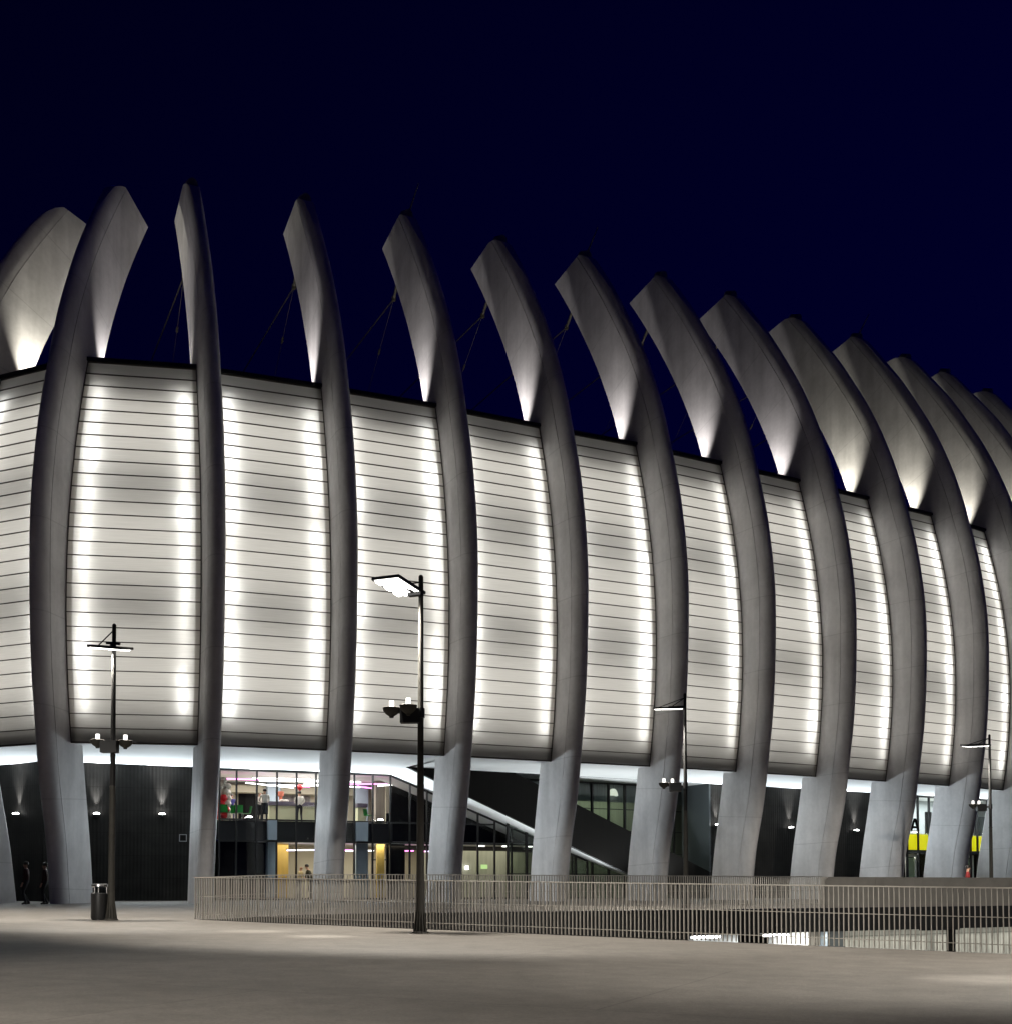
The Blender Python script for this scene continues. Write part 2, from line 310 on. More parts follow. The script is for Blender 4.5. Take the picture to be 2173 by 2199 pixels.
def rib(k):
    P, T, N = fr(k); mb = MB(); rows = []
    for (a, s) in zip(INN, SEA):
        ex, ez = s[0] - a[0], s[1] - a[1]; l = math.hypot(ex, ez); ex /= l; ez /= l
        g = []
        def add(t, q): g.append(P + T * t + N * (s[0] + ex * q) + Vector((0, 0, s[1] + ez * q + ZC)))
        add(-W + .05, -l); add(-W, -l + .05); add(-W, -.025); add(-W + .035, -.025); add(-W + .035, .012); add(-W, .012)
        for i in range(1, 14):
            an = math.pi * i / 14; add(-W * math.cos(an), .012 + ND * math.sin(an))
        add(W, .012); add(W - .035, .012); add(W - .035, -.025); add(W, -.025); add(W, -l + .05); add(W - .05, -l)
        rows.append(g)
    n = len(rows[0])
    arc = 0.
    for q, (r0, r1) in enumerate(zip(rows[:-1], rows[1:])):
        a1 = arc + math.hypot(SEA[q + 1][0] - SEA[q][0], SEA[q + 1][1] - SEA[q][1])
        for i in range(n):
            j = (i + 1) % n; mb.face([r0[i], r0[j], r1[j], r1[i]], [(i * .1, arc + k * 1.3), (i * .1 + .1, arc + k * 1.3), (i * .1 + .1, a1 + k * 1.3), (i * .1, a1 + k * 1.3)])
        arc = a1
    mb.face(rows[0][::-1]); mb.face(rows[-1])
    o = mb.build('rib', M['rib'], arena, smooth=False)
    bm = bmesh.new(); bm.from_mesh(o.data)
    rin = next(a[0] + (a2[0] - a[0]) * (ZTIP[k] - a[1]) / (a2[1] - a[1]) for a, a2 in zip(INN, INN[1:]) if a[1] <= ZTIP[k] <= a2[1])
    co = rp(k, 0, rin, ZTIP[k]); no = (Vector((0, 0, 1)) - N * .22).normalized()
    def cut(c_, n_):
        bmesh.ops.bisect_plane(bm, geom=bm.verts[:] + bm.edges[:] + bm.faces[:], plane_co=c_, plane_no=n_, clear_outer=True)
        bmesh.ops.holes_fill(bm, edges=[e for e in bm.edges if e.is_boundary], sides=0)
    cut(co, no)
    # round the outer corner of the tip
    for a, s, s2 in zip(INN, SEA, SEA[1:]):
        ex, ez = s[0] - a[0], s[1] - a[1]; l = math.hypot(ex, ez); ex /= l; ez /= l
        ox, oz = s[0] + ex * (ND + .012), s[1] + ez * (ND + .012)
        if oz > ZTIP[k] + .22 * (ox - rin): break
    ang0, ang1 = math.atan2(1, -.22), math.atan2(ez, ex); RF = 2.3
    nc, n2 = (math.cos(ang0), math.sin(ang0)), (ex, ez)
    det = nc[0] * n2[1] - nc[1] * n2[0]; cx_ = ox + (-RF * n2[1] + RF * nc[1]) / det; cz_ = oz + (-RF * nc[0] + RF * n2[0]) / det
    for q in range(1, 9):
        an = ang0 + (ang1 - ang0) * q / 9; m_ = (math.cos(an), math.sin(an))
        cut(rp(k, 0, cx_ + m_[0] * RF, cz_ + m_[1] * RF), N * m_[0] + Vector((0, 0, m_[1])))
    bmesh.ops.recalc_face_normals(bm, faces=bm.faces[:])
    bm.to_mesh(o.data); bm.free()
    o.data.polygons.foreach_set('use_smooth', [True] * len(o.data.polygons)); o.data.set_sharp_from_angle(angle=.55)
    if k < 2: return o
    tip = (cx_ + RF * .25, cz_ + RF * .965)
    hb = MB(); ax = (T, (N * .93 + Vector((0, 0, -.37))).normalized(), None); ax = (ax[0], ax[1], ax[0].cross(ax[1]))
    c = rp(k, -.02, tip[0] + .25, tip[1] - .06)
    # arched hood: half cylinder with a dark slot below
    m = 8; ring = []
    for e in (-.32, .34):
        ring.append([c + ax[1] * e + T * (.26 * math.cos(math.pi * i / m)) + ax[2] * (.30 * math.sin(math.pi * i / m)) * (1 if ax[2].z > 0 else -1) for i in range(m + 1)])
    for i in range(m): hb.face([ring[0][i], ring[0][i + 1], ring[1][i + 1], ring[1][i]])
    hb.face(ring[0][::-1]); hb.face(ring[1])
    hb.box(c - ax[1] * .02 + ax[2] * (-.06 if ax[2].z > 0 else .06), (.5, .62, .16), ax)
    hb.build('lamp_hood', M['hood'], o)
    if k in (4, 6, 10):
        rb = MB(); rb.tube(rp(k, .1, tip[0] + .35, tip[1] + .1), rp(k, .35, tip[0] + 1.1, tip[1] + 1.35), .045, .02, 6); rb.build('lightning_rod', M['cable'], o)
    # stay bracket and two cables to the roof
    z0 = ZTIP[k] - 2.4
    for a in INN:
        if a[1] > z0: ia = a; break
    bb = MB(); A = rp(k, 0, ia[0] + .1, ia[1] + .15); B = rp(k, 0, ia[0] - .75, ia[1] - .75)
    bb.tube(A, B, .10, .07, 8); bb.box(B, (.18, .18, .24), (T, N, Vector((0, 0, 1)))); bb.build('stay_bracket', M['cable'], o)
    cb = MB(); cb.tube(B, rp(k, 0, -38, 31.0), .034, .034, 6); cb.build('stay_cable', M['cable'], o)
    e = rp(k, .55, -17, 25.7); cb = MB(); cb.tube(B, e, .013, .013, 5)
    m_ = B.lerp(e, .28); cb.tube(m_, B.lerp(e, .31), .06, .06, 6); cb.build('stay_cable', M['cable'], o)
    return o
ribs = [rib(k) for k in range(NR)]
# ribs' spotlights above the coping: floodlight fixtures on the roof edge
def flood(k, side):
    warm = k >= 9 or k == 0
    t = side * (W + (1.1 if k > 1 else .72))
    base = rp(k, t, -2.12, 22.66)
    f = MB(); P, T, N = fr(k)
    f.box(base + Vector((0, 0, .12)), (.3, .16, .24), (T, N, Vector((0, 0, 1)))); f.tube(base + Vector((0, 0, -.45)), base, .03, n=6)
    o = thing('roof_floodlight', 'small floodlight on the roof edge aimed up at a concrete rib', 'floodlight', tuple(base), 'floodlights behind the coping')
    f.build('lamp_housing', M['dark'], o)
    pw = {0: 2500, 1: 800, 2: 1200}.get(k, 1400 if not warm else 2000)
    c = (1, .95, .80) if warm else (1, .94, .91)
    light('flood_beam', 'SPOT', base + Vector((0, 0, .3)), pw, c, o, .06, aim=rp(k, side * (W + .1), -6.6, 33), spot=R(92), blend=1.0)
for k in range(2, NR): flood(k, -1)
for k in (0, 1): flood(k, 1)

# ------------------------------------------------------------------ glowing panels between the ribs
def bay_pt(k, u, i, off=0.0):
    rho, z = prof(i); nx, nz = pnorm(i); rho -= nx * off; z -= nz * off
    a = rp(k, W, rho, z); b = rp(k + 1, -W, rho, z); return a.lerp(b, u)
def dep(i, d):
    return d * (1 if i < 22 else 1 - .68 * (i - 22) / 6)
def bay(k):
    Lw = (bay_pt(k, 1, 0) - bay_pt(k, 0, 0)).length
    mb = MB()
    for i in range(28):
        tone = 1 + random.uniform(-.03, .03)
        for u in range(4):
            u0, u1 = u / 4, (u + 1) / 4
            mb.face([bay_pt(k, u0, i), bay_pt(k, u1, i), bay_pt(k, u1, i + 1), bay_pt(k, u0, i + 1)], [(u0*Lw, i*.62), (u1*Lw, i*.62), (u1*Lw, (i+1)*.62), (u0*Lw, (i+1)*.62)], tone=tone)
    p = mb.build('facade_panel', M['panel'], arena)
    # horizontal joints and side frames, proud of the sheet
    jb = MB()
    for i in range(29):
        a, b = bay_pt(k, 0, i, -.02), bay_pt(k, 1, i, -.02); d = (b - a).normalized(); nx, nz = pnorm(i)
        n = (fr(k)[2] + fr(k + 1)[2]).normalized() * nx + Vector((0, 0, nz)); up = d.cross(n)
        th = .04 if 0 < i < 28 else .07
        jb.box((a + b) / 2, ((b - a).length, .05, th), (d, n, up))
    jb.build('panel_joints', M['joint'], p)
    fb = MB()
    for u, sg in ((0, 1), (1, -1)):
        for i in range(28):
            w = .035 / Lw * sg
            A = [bay_pt(k, u, i, -.035), bay_pt(k, u + w, i, -.035), bay_pt(k, u + w, i + 1, -.035), bay_pt(k, u, i + 1, -.035)]
            B = [bay_pt(k, u, i, .04), bay_pt(k, u + w, i, .04), bay_pt(k, u + w, i + 1, .04), bay_pt(k, u, i + 1, .04)]
            if sg < 0: A.reverse(); B.reverse()
            fb.face(A); fb.face([B[0], A[0], A[3], B[3]] if sg < 0 else [A[0], B[0], B[3], A[3]]); fb.face([A[1], B[1], B[2], A[2]])
    fb.build('side_frame', M['joint'], p)
    # lamps behind the sheet: two tube strips, white side fins, a backlit wall with two gaps at floor edges
    rnd = random.Random(100 + k)
    for side in (0, 1):
        i = 2.05; tb = MB()
        while i < 25.7:
            seg = min(rnd.uniform(1.2, 2.3), 26.0 - i); off = .58 + rnd.uniform(-.06, .07); wd = rnd.uniform(.12, .2); mi = rnd.choice((0, 0, 1, 1, 2))
            dpt = .38 + rnd.uniform(-.04, .07)
            u0, u1 = (off - wd / 2) / Lw, (off + wd / 2) / Lw
            if side: u0, u1 = 1 - u1, 1 - u0
            n = 2
            for q in range(n):
                ia, ib = i + seg * q / n, i + seg * (q + 1) / n
                tb.face([bay_pt(k, u0, ia, dpt), bay_pt(k, u1, ia, dpt), bay_pt(k, u1, ib, dpt), bay_pt(k, u0, ib, dpt)], mi=mi)
            i += seg + rnd.uniform(.0, .10)
        tb.build('tube_lamp', [M['bay_tube'], M['bay_tube_dim'], M['bay_tube_hot']], p)
    rb = MB()
    for side in (0, 1):
        u = .27 / Lw if side == 0 else 1 - .27 / Lw
        for i in range(28):
            rb.face([bay_pt(k, u, i, .05), bay_pt(k, u, i, dep(i, 1.0)), bay_pt(k, u, i + 1, dep(i + 1, 1.0)), bay_pt(k, u, i + 1, .05)])
    rb.build('side_fin', M['fin'], p)
    def baffle(u0, u1, i, d0):
        q = MB(); q.face([bay_pt(k, u0, i, d0), bay_pt(k, u1, i, d0), bay_pt(k, u1, i, dep(i, 1.05)), bay_pt(k, u0, i, dep(i, 1.05))]); q.build('light_baffle', M['reflector'], p)
    for i in (.02, 27.98): baffle(0, 1, i, .02)
    for i in (9.7, 18.4): baffle(.22, .78, i, .34)
    baffle(0, 1, 1.0, .16)
    wb = MB()
    for i in range(28): wb.face([bay_pt(k, 0, i, dep(i, 1.06)), bay_pt(k, 1, i, dep(i, 1.06)), bay_pt(k, 1, i + 1, dep(i + 1, 1.06)), bay_pt(k, 0, i + 1, dep(i + 1, 1.06))])
    wb.build('inner_lining', M['reflector'], p)
    bl = MB()
    for i0, i1 in ((2.7, 8.4), (11.0, 17.1), (19.7, 25.2)):
        n = 4
        for q in range(n):
            ia, ib = i0 + (i1 - i0) * q / n, i0 + (i1 - i0) * (q + 1) / n
            bl.face([bay_pt(k, .10, ia, dep(ia, 1.0)), bay_pt(k, .9, ia, dep(ia, 1.0)), bay_pt(k, .9, ib, dep(ib, 1.0)), bay_pt(k, .10, ib, dep(ib, 1.0))])
    bl.build('backlight', M['backlight'], p)
    # coping on top
    cp = MB(); a, b = rp(k, W, -1.02, 23.36), rp(k + 1, -W, -1.02, 23.36); d = (b - a).normalized(); n = Vector((d.y, -d.x, 0)); c = (a + b) / 2 - n * .3 + Vector((0, 0, .055))
    cp.box(c, ((b - a).length, .72, .15), (d, n, Vector((0, 0, 1)))); cp.build('coping', M['dark'], arena)
    cp = MB(); c = (a + b) / 2 - n * .75 + Vector((0, 0, -.55)); cp.box(c, ((b - a).length, .1, 1.1), (d, n, Vector((0, 0, 1)))); cp.build('coping_upstand', M['roof'], arena)
for k in range(NR - 1): bay(k)
# roof behind the coping
rf = MB()
for k in range(NR - 1):
    rf.face([rp(k, 0, -1.8, 22.5), rp(k + 1, 0, -1.8, 22.5), rp(k + 1, 0, -46, 33), rp(k, 0, -46, 33)])
    rf.face([rp(k, 0, -1.8, 22.1), rp(k, 0, -46, 32.6), rp(k + 1, 0, -46, 32.6), rp(k + 1, 0, -1.8, 22.1)])
rf.build('roof', M['roof'], arena)

# ------------------------------------------------------------------ undercroft: soffit, walls, glazing
ZS = 6.15 + ZC
V2 = lambda x, y: Vector((x, y, 0))
Bp, Bd = V2(-5.08, 61.94), V2(math.cos(R(30.6)), math.sin(R(30.6)))           # right hand wall line
Bn = V2(-Bd.y, Bd.x)                                                         # pointing into the building
Ap, Ad = V2(-14.96, 62.63), V2(math.cos(R(22.1)), math.sin(R(22.1)))          # left glazing line
An = V2(-Ad.y, Ad.x)
CORN = V2(-22.81, 59.03); LEFT = V2(-38.0, 69.6)
B = lambda s, z=0, off=0: Bp + Bd * s + Bn * off + Vector((0, 0, z))
A = lambda s, z=0, off=0: Ap + Ad * s + An * off + Vector((0, 0, z))
sB = lambda px: on_line(px, Bp, Bd)
sA = lambda px: on_line(px, Ap, Ad)
sApex = on_line(837, Ap, Ad)
# soffit front edge follows the panel bottoms
front = [rp(k, 0, -.06, 0) for k in range(NR)]
for p in front: p.z = ZS
first = front[0] + (front[0] - front[1]).normalized() * 14 + Vector((-1.5, 7, 0)); first.z = ZS
front = [first] + front
def back_pt(p):
    # march inward from a soffit front point to the wall behind
    best = None
    return p
sf = MB(); T_ = .16
poly_back = [LEFT, CORN, A(0), A(sApex), B(0), B(60)]
# matching back points for every front point
bk = [LEFT.copy(), V2(-27.0, 61.92), V2(-22.81, 59.03), A(-1.0), A(4.5), A(sApex)]
bk = [V2(p.x, p.y) for p in bk]
# front index: 0 first,1 rib0,2 rib1,3 rib2,4 rib3,5 rib4...
for i in range(6, len(front)): bk.append(B(max(0.4, (front[i] - Bp).dot(Bd))))
bk[5] = A(sApex)
for i in range(len(front) - 1):
    f0, f1, b0, b1 = front[i], front[i + 1], bk[i].copy(), bk[i + 1].copy(); b0.z = b1.z = ZS
    if i == 5:   # between the glazing end and the stair wall
        ap = B(0, ZS); sf.face([f0, f1, b1, ap][::-1]); sf.face([f0, ap, b0][::-1])
        continue
    sf.face([f0, f1, b1, b0][::-1])
for f0, f1 in zip(front[:-1], front[1:]): sf.face([f0, f1, f1 + Vector((0, 0, T_)), f0 + Vector((0, 0, T_))])
sf.build('soffit', M['soffit'], arena)
def wallquad(mb, p0, p1, z0, z1, u0=0, mi=0):
    a, b_ = V2(p0.x, p0.y), V2(p1.x, p1.y); L = (b_ - a).length
    q = lambda p, z: Vector((p.x, p.y, z))
    mb.face([q(a, z0), q(b_, z0), q(b_, z1), q(a, z1)], [(u0, z0), (u0 + L, z0), (u0 + L, z1), (u0, z1)], mi=mi)
    d = (b_ - a).normalized(); n = V2(-d.y, d.x) * .3
    mb.face([q(a + n, z0), q(a + n, z1), q(b_ + n, z1), q(b_ + n, z0)], mi=mi)
    mb.face([q(a, z0), q(a, z1), q(a + n, z1), q(a + n, z0)], mi=mi); mb.face([q(b_, z0), q(b_ + n, z0), q(b_ + n, z1), q(b_, z1)], mi=mi)
    return u0 + L
ZW = ZS - .004
mb = MB(); u = wallquad(mb, LEFT, CORN, 0, ZW); wallquad(mb, CORN, A(-.25), 0, ZW, u); mb.build('charcoal_wall', M['wall'], arena)
S_D0, S_D1 = sB(1526), sB(1932)       # dark wall on the right
mb = MB(); wallquad(mb, B(S_D0), B(S_D1), 0, ZW); mb.build('charcoal_wall', M['wall'], arena)
S_C1 = sB(2240)
mb = MB(); wallquad(mb, B(S_C1), B(75), 0, ZW); mb.build('charcoal_wall', M['wall'], arena)
# small square hatch on the dark wall
hatch = thing('wall_hatch', 'small square hatch with a pale metal frame on the charcoal wall left of the glazing', 'hatch', tuple(at(392.4, 1800, 62.4)))
WD = (A(-.25) - CORN).normalized(); WN = V2(-WD.y, WD.x); c = CORN + WD * on_line(392.4, CORN, WD) - WN * .03; c.z = at(392.4, 1800, c.y).z
mb = MB()
for dx, dz, w, h in ((0, .17, .38, .035), (0, -.17, .38, .035), (-.172, 0, .035, .31), (.172, 0, .035, .31)):
    mb.box(c + WD * dx + Vector((0, 0, dz)), (w, .05, h), (WD, WN, Vector((0, 0, 1))))
mb.build('hatch_frame', M['grey'], hatch)
mb = MB(); mb.box(c + WN * .012, (.32, .03, .32), (WD, WN, Vector((0, 0, 1)))); mb.build('hatch_door', M['black'], hatch)

# ---- left glazing (line A): two storeys behind glass, top edge follows the stair underside on the right
slope = .39
def stair_z(s): return ZS - slope * s
def a_top(s):
    if s <= sApex: return ZS - .01
    sb = (A(s) - Bp).dot(Bd); return max(0.02, ZS - slope * (sb - (A(sApex) - Bp).dot(Bd)) - .01)
MULL = [-.02] + [sA(x) for x in (507, 550.6, 594, 636.3, 677.8, 719, 760.6, 800.4, 838, 880, 917, 954, 990, 1026, 1062, 1098, 1130, 1164, 1196, 1228, 1260)]
ZF, ZT = 3.48 + ZC, 2.36 + ZC          # upper floor edge and spandrel foot
gl = MB(); up = Vector((0, 0, 1))
for s0, s1 in zip(MULL[:-1], MULL[1:]):
    zs = [z for z in (0.02, ZT, ZF) if z < min(a_top(s0), a_top(s1)) - .05]
    for j, z0 in enumerate(zs):
        last = j == len(zs) - 1
        za = a_top(s0) if last else zs[j + 1]; zb = a_top(s1) if last else zs[j + 1]
        gl.face([A(s0, z0), A(s1, z0), A(s1, zb), A(s0, za)])
glz = gl.build('glazing', M['glass'], arena)
mu = MB()
for s in MULL: mu.box(A(s, a_top(s) / 2, -.01), (.085, .14, a_top(s)), (Ad, An, up))
for s0, s1 in zip(MULL[:-1], MULL[1:]):
    for z in (.06, ZT, ZF):
        if z < min(a_top(s0), a_top(s1)) - .05: mu.box(A((s0 + s1) / 2, z, 0), (s1 - s0 - .09, .1, .09), (Ad, An, up))
    a, b_ = A(s0, a_top(s0) - .05), A(s1, a_top(s1) - .05); d = (b_ - a).normalized(); mu.box((a + b_) / 2, ((b_ - a).length - .1, .11, .10), (d, An, An.cross(d)))
mu.build('mullions', M['dark'], glz)
# spandrel: black band between storeys with floor slab behind it
S_END = MULL[-1]; S_UP = sA(838)
mb = MB(); mb.box(A((S_UP) / 2, (ZF + ZT) / 2, .42), (S_UP + .4, .5, ZF - ZT - .1), (Ad, An, up)); mb.box(A(S_UP / 2, ZF - .2, 5), (S_UP + .6, 9, .3), (Ad, An, up)); mb.build('floor_slab', M['dark'], arena)
mb = MB(); mb.box(A(S_UP / 2, ZF - .045, 5), (S_UP + .4, 8.6, .02), (Ad, An, up)); mb.build('upper_floor', M['floor'], arena)
# upper room
DW = 8.6
mb = MB()
mb.box(A(S_UP / 2 + 3, (ZF + ZS) / 2, DW), (S_UP + 8, .15, ZS - ZF + .2), (Ad, An, up)); mb.box(A(-.55, (ZF + ZS) / 2, DW / 2), (.15, DW, ZS - ZF), (Ad, An, up))
mb.build('room_wall', M['cream'], arena)
mb = MB(); mb.box(A(S_UP / 2 + 3, ZS + .02, DW / 2 + .2), (S_UP + 8, DW, .1), (Ad, An, up)); mb.build('room_ceiling', M['ceil'], arena)
mb = MB(); mb.box(A(S_UP / 2, ZS - .45, DW - .6), (S_UP + 1.2, 1.0, .42), (Ad, An, up)); mb.build('ceiling_bulkhead', M['cream'], arena)
# square columns standing in both storeys
def column(px0, px1, z0, z1, off, m):
    s0, s1 = on_line(px0, A(0, 0, off), Ad), on_line(px1, A(0, 0, off), Ad); mb = MB(); mb.box(A((s0 + s1) / 2, (z0 + z1) / 2, off), (s1 - s0, .6, z1 - z0), (Ad, An, up)); return mb.build('column', m, arena)
column(573, 592, .01, ZT + .05, .55, M['bluecol']); column(573.5, 592.5, ZT + .06, ZF - .02, .12, M['bluecol'])
column(762, 788, .01, ZT + .05, .9, M['bluecol']); column(762, 788, ZT + .06, ZF - .02, .12, M['bluecol'])
column(572, 600, ZF, ZS, 7.2, M['bluecol']); column(762, 788, ZF, ZS, 6.4, M['bluecol'])
column(804, 825, ZF, ZS, 4.2, mat('taupe_cladding', (.26, .235, .20), .7, noise=.15, nscale=2, streak=(4, 4, .3))); column(826, 837, ZF, ZS, 4.0, M['cream'])
# lower storey: unlit left end, ochre wall, cream back wall
SL = sA(594)
mb = MB(); mb.box(A(SL / 2 - .2, ZT / 2, .9), (SL + .3, .12, ZT), (Ad, An, up)); mb.build('dark_backing', M['black'], arena)  # black sheet takes the place of the unlit room
s0, s1 = sA(596), sA(628)
mb = MB(); mb.box(A((s0 + s1) / 2 + .3, ZT / 2, 3.0), (s1 - s0 + .2, .2, ZT), (Ad, An, up)); mb.box(A(s0 - .1, ZT / 2, 1.9), (.15, 2.0, ZT), (Ad, An, up)); mb.build('ochre_wall', M['ochre'], arena)
s0 = sA(822); s1 = sA(838)
mb = MB(); mb.box(A((s0 + s1) / 2, ZT / 2, 1.2), (s1 - s0, .25, ZT), (Ad, An, up)); mb.build('ochre_wall', M['ochre'], arena)
mb = MB(); mb.box(A((SL + S_END) / 2 + 1, ZT / 2, 6.2), (S_END - SL + 4, .15, ZT), (Ad, An, up)); mb.build('room_wall', M['cream'], arena)
mb = MB(); mb.box(A((SL + S_END) / 2, ZT + .02, 3.3), (S_END - SL + 2, 5.6, .12), (Ad, An, up)); mb.build('room_ceiling', M['ceil'], arena)
s0, s1 = sA(838), sA(878)
mb = MB(); mb.box(A((s0 + s1) / 2, ZF / 2 + .3, .75), (s1 - s0, .12, ZF + .5), (Ad, An, up)); mb.build('dark_backing', M['black'], arena)
# black void wall above the lower rooms behind the sloping glass
S_B3 = on_line(838, A(0, 0, 3.0), Ad)
mb = MB(); mb.box(A((S_B3 + S_END) / 2, (ZT + ZS) / 2, 3.0), (S_END - S_B3, .15, ZS - ZT + .6), (Ad, An, up)); mb.build('dark_backing', M['black'], arena)

mb = MB(); q = [A(sApex, ZS - .02, .03), A(S_END, a_top(S_END) - .02, .03)]; w_ = [A(sApex, ZS - .02, 2.6), A(S_END, a_top(S_END) - .02, 2.6)]
mb.face([q[0], w_[0], w_[1], q[1]]); mb.face([p + up * .1 for p in (q[0], q[1], w_[1], w_[0])]); mb.build('sloping_ceiling', M['ceil'], arena)
# ---- stair between the wall line B and the glazing A
mb = MB(); S_ST = ZS / slope
a0, a1 = A(sApex), A(S_END + 1.2)
sb1 = (a1 - Bp).dot(Bd)
z_a0 = ZS; z_a1 = a_top(S_END + 1.2)
n = 10; b_end = S_ST + .2
und = []
for i in range(n + 1):
    f = i / n; sb = b_end * f
    pb = B(sb, max(stair_z(sb), .01), .02)
    sa = sApex + (S_END + 1.2 - sApex) * f; pa = A(sa, 0, -.02); pa.z = a_top(sa) + .006
    und.append((pb, pa))
for (p0, q0), (p1, q1) in zip(und[:-1], und[1:]):
    mb.face([p0, q0, q1, p1]); mb.face([p + Vector((0, 0, .3)) for p in (p0, p1, q1, q0)])
mb.build('stair_underside', M['soffit'], arena)
mb = MB(); HB = 2.52
# solid black balustrade: parallelogram in line B, clipped by soffit and ground
pts = [(0, ZS), (HB / slope, ZS), ((ZS + HB) / slope, 0), (ZS / slope, 0)]
pts = [(0.0, ZS - .005), (HB / slope, ZS - .005), ((ZS + HB) / slope, .01), (ZS / slope, .01)]
fA = [B(s, z) for s, z in pts]; fB = [B(s, z, .22) for s, z in pts]
mb.face(fA[::-1]); mb.face(fB)
for i in range(4): j = (i + 1) % 4; mb.face([fA[i], fA[j], fB[j], fB[i]])
mb.build('stair_wall', M['black'], arena)
# stair treads (hidden behind the solid wall)
mb = MB()
for i in range(38):
    s = i * .44 + .3; z = stair_z(s) + .62
    if z < .1: break
    mb.box(B(s, z, 1.3), (.44, 2.0, .16), (Bd, Bn, up))
mb.build('stair_tread', M['fcon'], arena)
# ---- dim glazing on the right of the stair
OFF = 2.6
dB = lambda s, z=0: B(s, z, OFF)
sd = lambda px: on_line(px, Bp + Bn * OFF, Bd)
DM = [sd(x) for x in (1090, 1130, 1165, 1200, 1235, 1270.5, 1306, 1340.7, 1376, 1411, 1446, 1478, 1500, 1530)]
gl = MB()
for s0, s1 in zip(DM[:-1], DM[1:]): gl.face([dB(s0, .02), dB(s1, .02), dB(s1, ZS - .01), dB(s0, ZS - .01)])
dgl = gl.build('glazing', M['dglass'], arena)
mu = MB()
for s in DM: mu.box(dB(s, ZS / 2) - Bn * .02, (.11, .16, ZS - .02), (Bd, Bn, up))
for z in (1.45, 2.7, 4.05, 5.35, ZS - .06):
    mu.box(dB((DM[0] + DM[-1]) / 2, z), (DM[-1] - DM[0], .05, .05 if z < 6 else .1), (Bd, Bn, up))
mu.build('mullions', M['dark'], dgl)
sf2 = MB(); q = [B(HB / slope + .05, ZS, .22), B(DM[-1] + .2, ZS, .0), dB(DM[-1] + .2, ZS), dB(DM[0], ZS)]; sf2.face(q[::-1]); sf2.build('soffit', M['soffit'], arena)
mb = MB(); mb.box(dB((DM[0] + DM[-1]) / 2, ZS / 2) + Bn * 5, (DM[-1] - DM[0] + 6, .2, ZS), (Bd, Bn, up)); mb.box(dB((DM[0] + DM[-1]) / 2, ZS + .02) + Bn * 2.5, (DM[-1] - DM[0] + 6, 5, .1), (Bd, Bn, up)); mb.build('room_wall', M['dim'], arena)
mb = MB(); mb.box(dB((DM[0] + DM[-1]) / 2, ZS - .55) + Bn * .6, (DM[-1] - DM[0], .1, 1.1), (Bd, Bn, up)); mb.build('upper_blind', mat('pale_blind', (.30, .32, .34), .8, noise=.25, nscale=5, streak=(5, 5, .1)), arena)
mb = MB(); mb.box(B(S_D0 - .02, ZS / 2, OFF / 2), (.2, OFF, ZS - .01), (Bd, Bn, up)); mb.build('return_wall', M['dgrey'], arena)
light('dim_room_light', 'AREA', dB((DM[0] + DM[-1]) / 2, ZS - .3) + Bn * 3.4, 170, (.9, 1, .8), arena, 9, aim=dB((DM[0] + DM[-1]) / 2, 0) + Bn * 3.6, sy=1.2)
# ---- right hand entrance glazing with the yellow band
OC = .12
S_C0 = S_D1
gl = MB(); gl.face([B(S_C0, .02, OC), B(S_C1, .02, OC), B(S_C1, ZS - .01, OC), B(S_C0, ZS - .01, OC)]); cg = gl.build('glazing', M['glass'], arena)
mu = MB(); CM = [sB(x) for x in (1950.5, 1974, 1998, 2022, 2046, 2065, 2087, 2101.5, 2124, 2148, 2172, 2200)]
for s in CM: mu.box(B(s, ZS / 2, OC - .03), (.10, .14, ZS - .02), (Bd, Bn, up))
mu.box(B((S_C0 + S_C1) / 2, ZS - .07, OC), (S_C1 - S_C0, .12, .12), (Bd, Bn, up)); mu.build('mullions', M['dark'], cg)
yc = B(sB(1971)).y
zy0, zy1 = at(1971, 1825.5, yc).z, at(1971, 1792.5, yc).z
ybd = thing('yellow_sign_band', 'bright yellow band above the entrance doors at the right end of the arena', 'sign', tuple(B(sB(2030), zy0)))
s0, s1 = sB(1951), S_C1 - .1
mb = MB(); mb.box(B((s0 + s1) / 2, (zy0 + zy1) / 2, OC + .08), (s1 - s0, .12, zy1 - zy0), (Bd, Bn, up)); mb.build('sign_panel', M['yellow'], ybd)
mb = MB(); mb.box(B((s0 + s1) / 2, zy0 - .12, OC + .02), (s1 - s0, .3, .2), (Bd, Bn, up)); mb.build('sign_rail', M['dark'], ybd)
mb = MB(); mb.box(B((S_C0 + S_C1) / 2, (zy1 + ZS) / 2, 3.4), (S_C1 - S_C0 + 3, .15, ZS - zy1 + .3), (Bd, Bn, up)); mb.build('room_wall', M['grey'], arena)
mb = MB(); mb.box(B((S_C0 + S_C1) / 2, zy1 + .02, 1.9), (S_C1 - S_C0 + 3, 3, .1), (Bd, Bn, up)); mb.box(B((S_C0 + S_C1) / 2, ZS + .02, 1.9), (S_C1 - S_C0 + 3, 3.4, .1), (Bd, Bn, up)); mb.build('floor_slab', M['ceil'], arena)
mb = MB(); mb.box(B((S_C0 + S_C1) / 2, zy0 / 2, 3.0), (S_C1 - S_C0 + 3, .15, zy0), (Bd, Bn, up)); mb.build('room_wall', M['black'], arena)
for x0, x1, m_, z0, z1, of in ((1988, 2000, 'dark', 3.6, 5.9, .9), (2093, 2102, 'dark', zy1, 5.7, .8), (2102, 2115, 'dgrey', 4.2, 5.7, .7)):
    s0, s1 = on_line(x0, Bp + Bn * of, Bd), on_line(x1, Bp + Bn * of, Bd); mb = MB(); mb.box(B((s0 + s1) / 2, (z0 + z1) / 2, of), (s1 - s0, .1, z1 - z0), (Bd, Bn, up)); mb.build('display_panel', M[m_], arena)
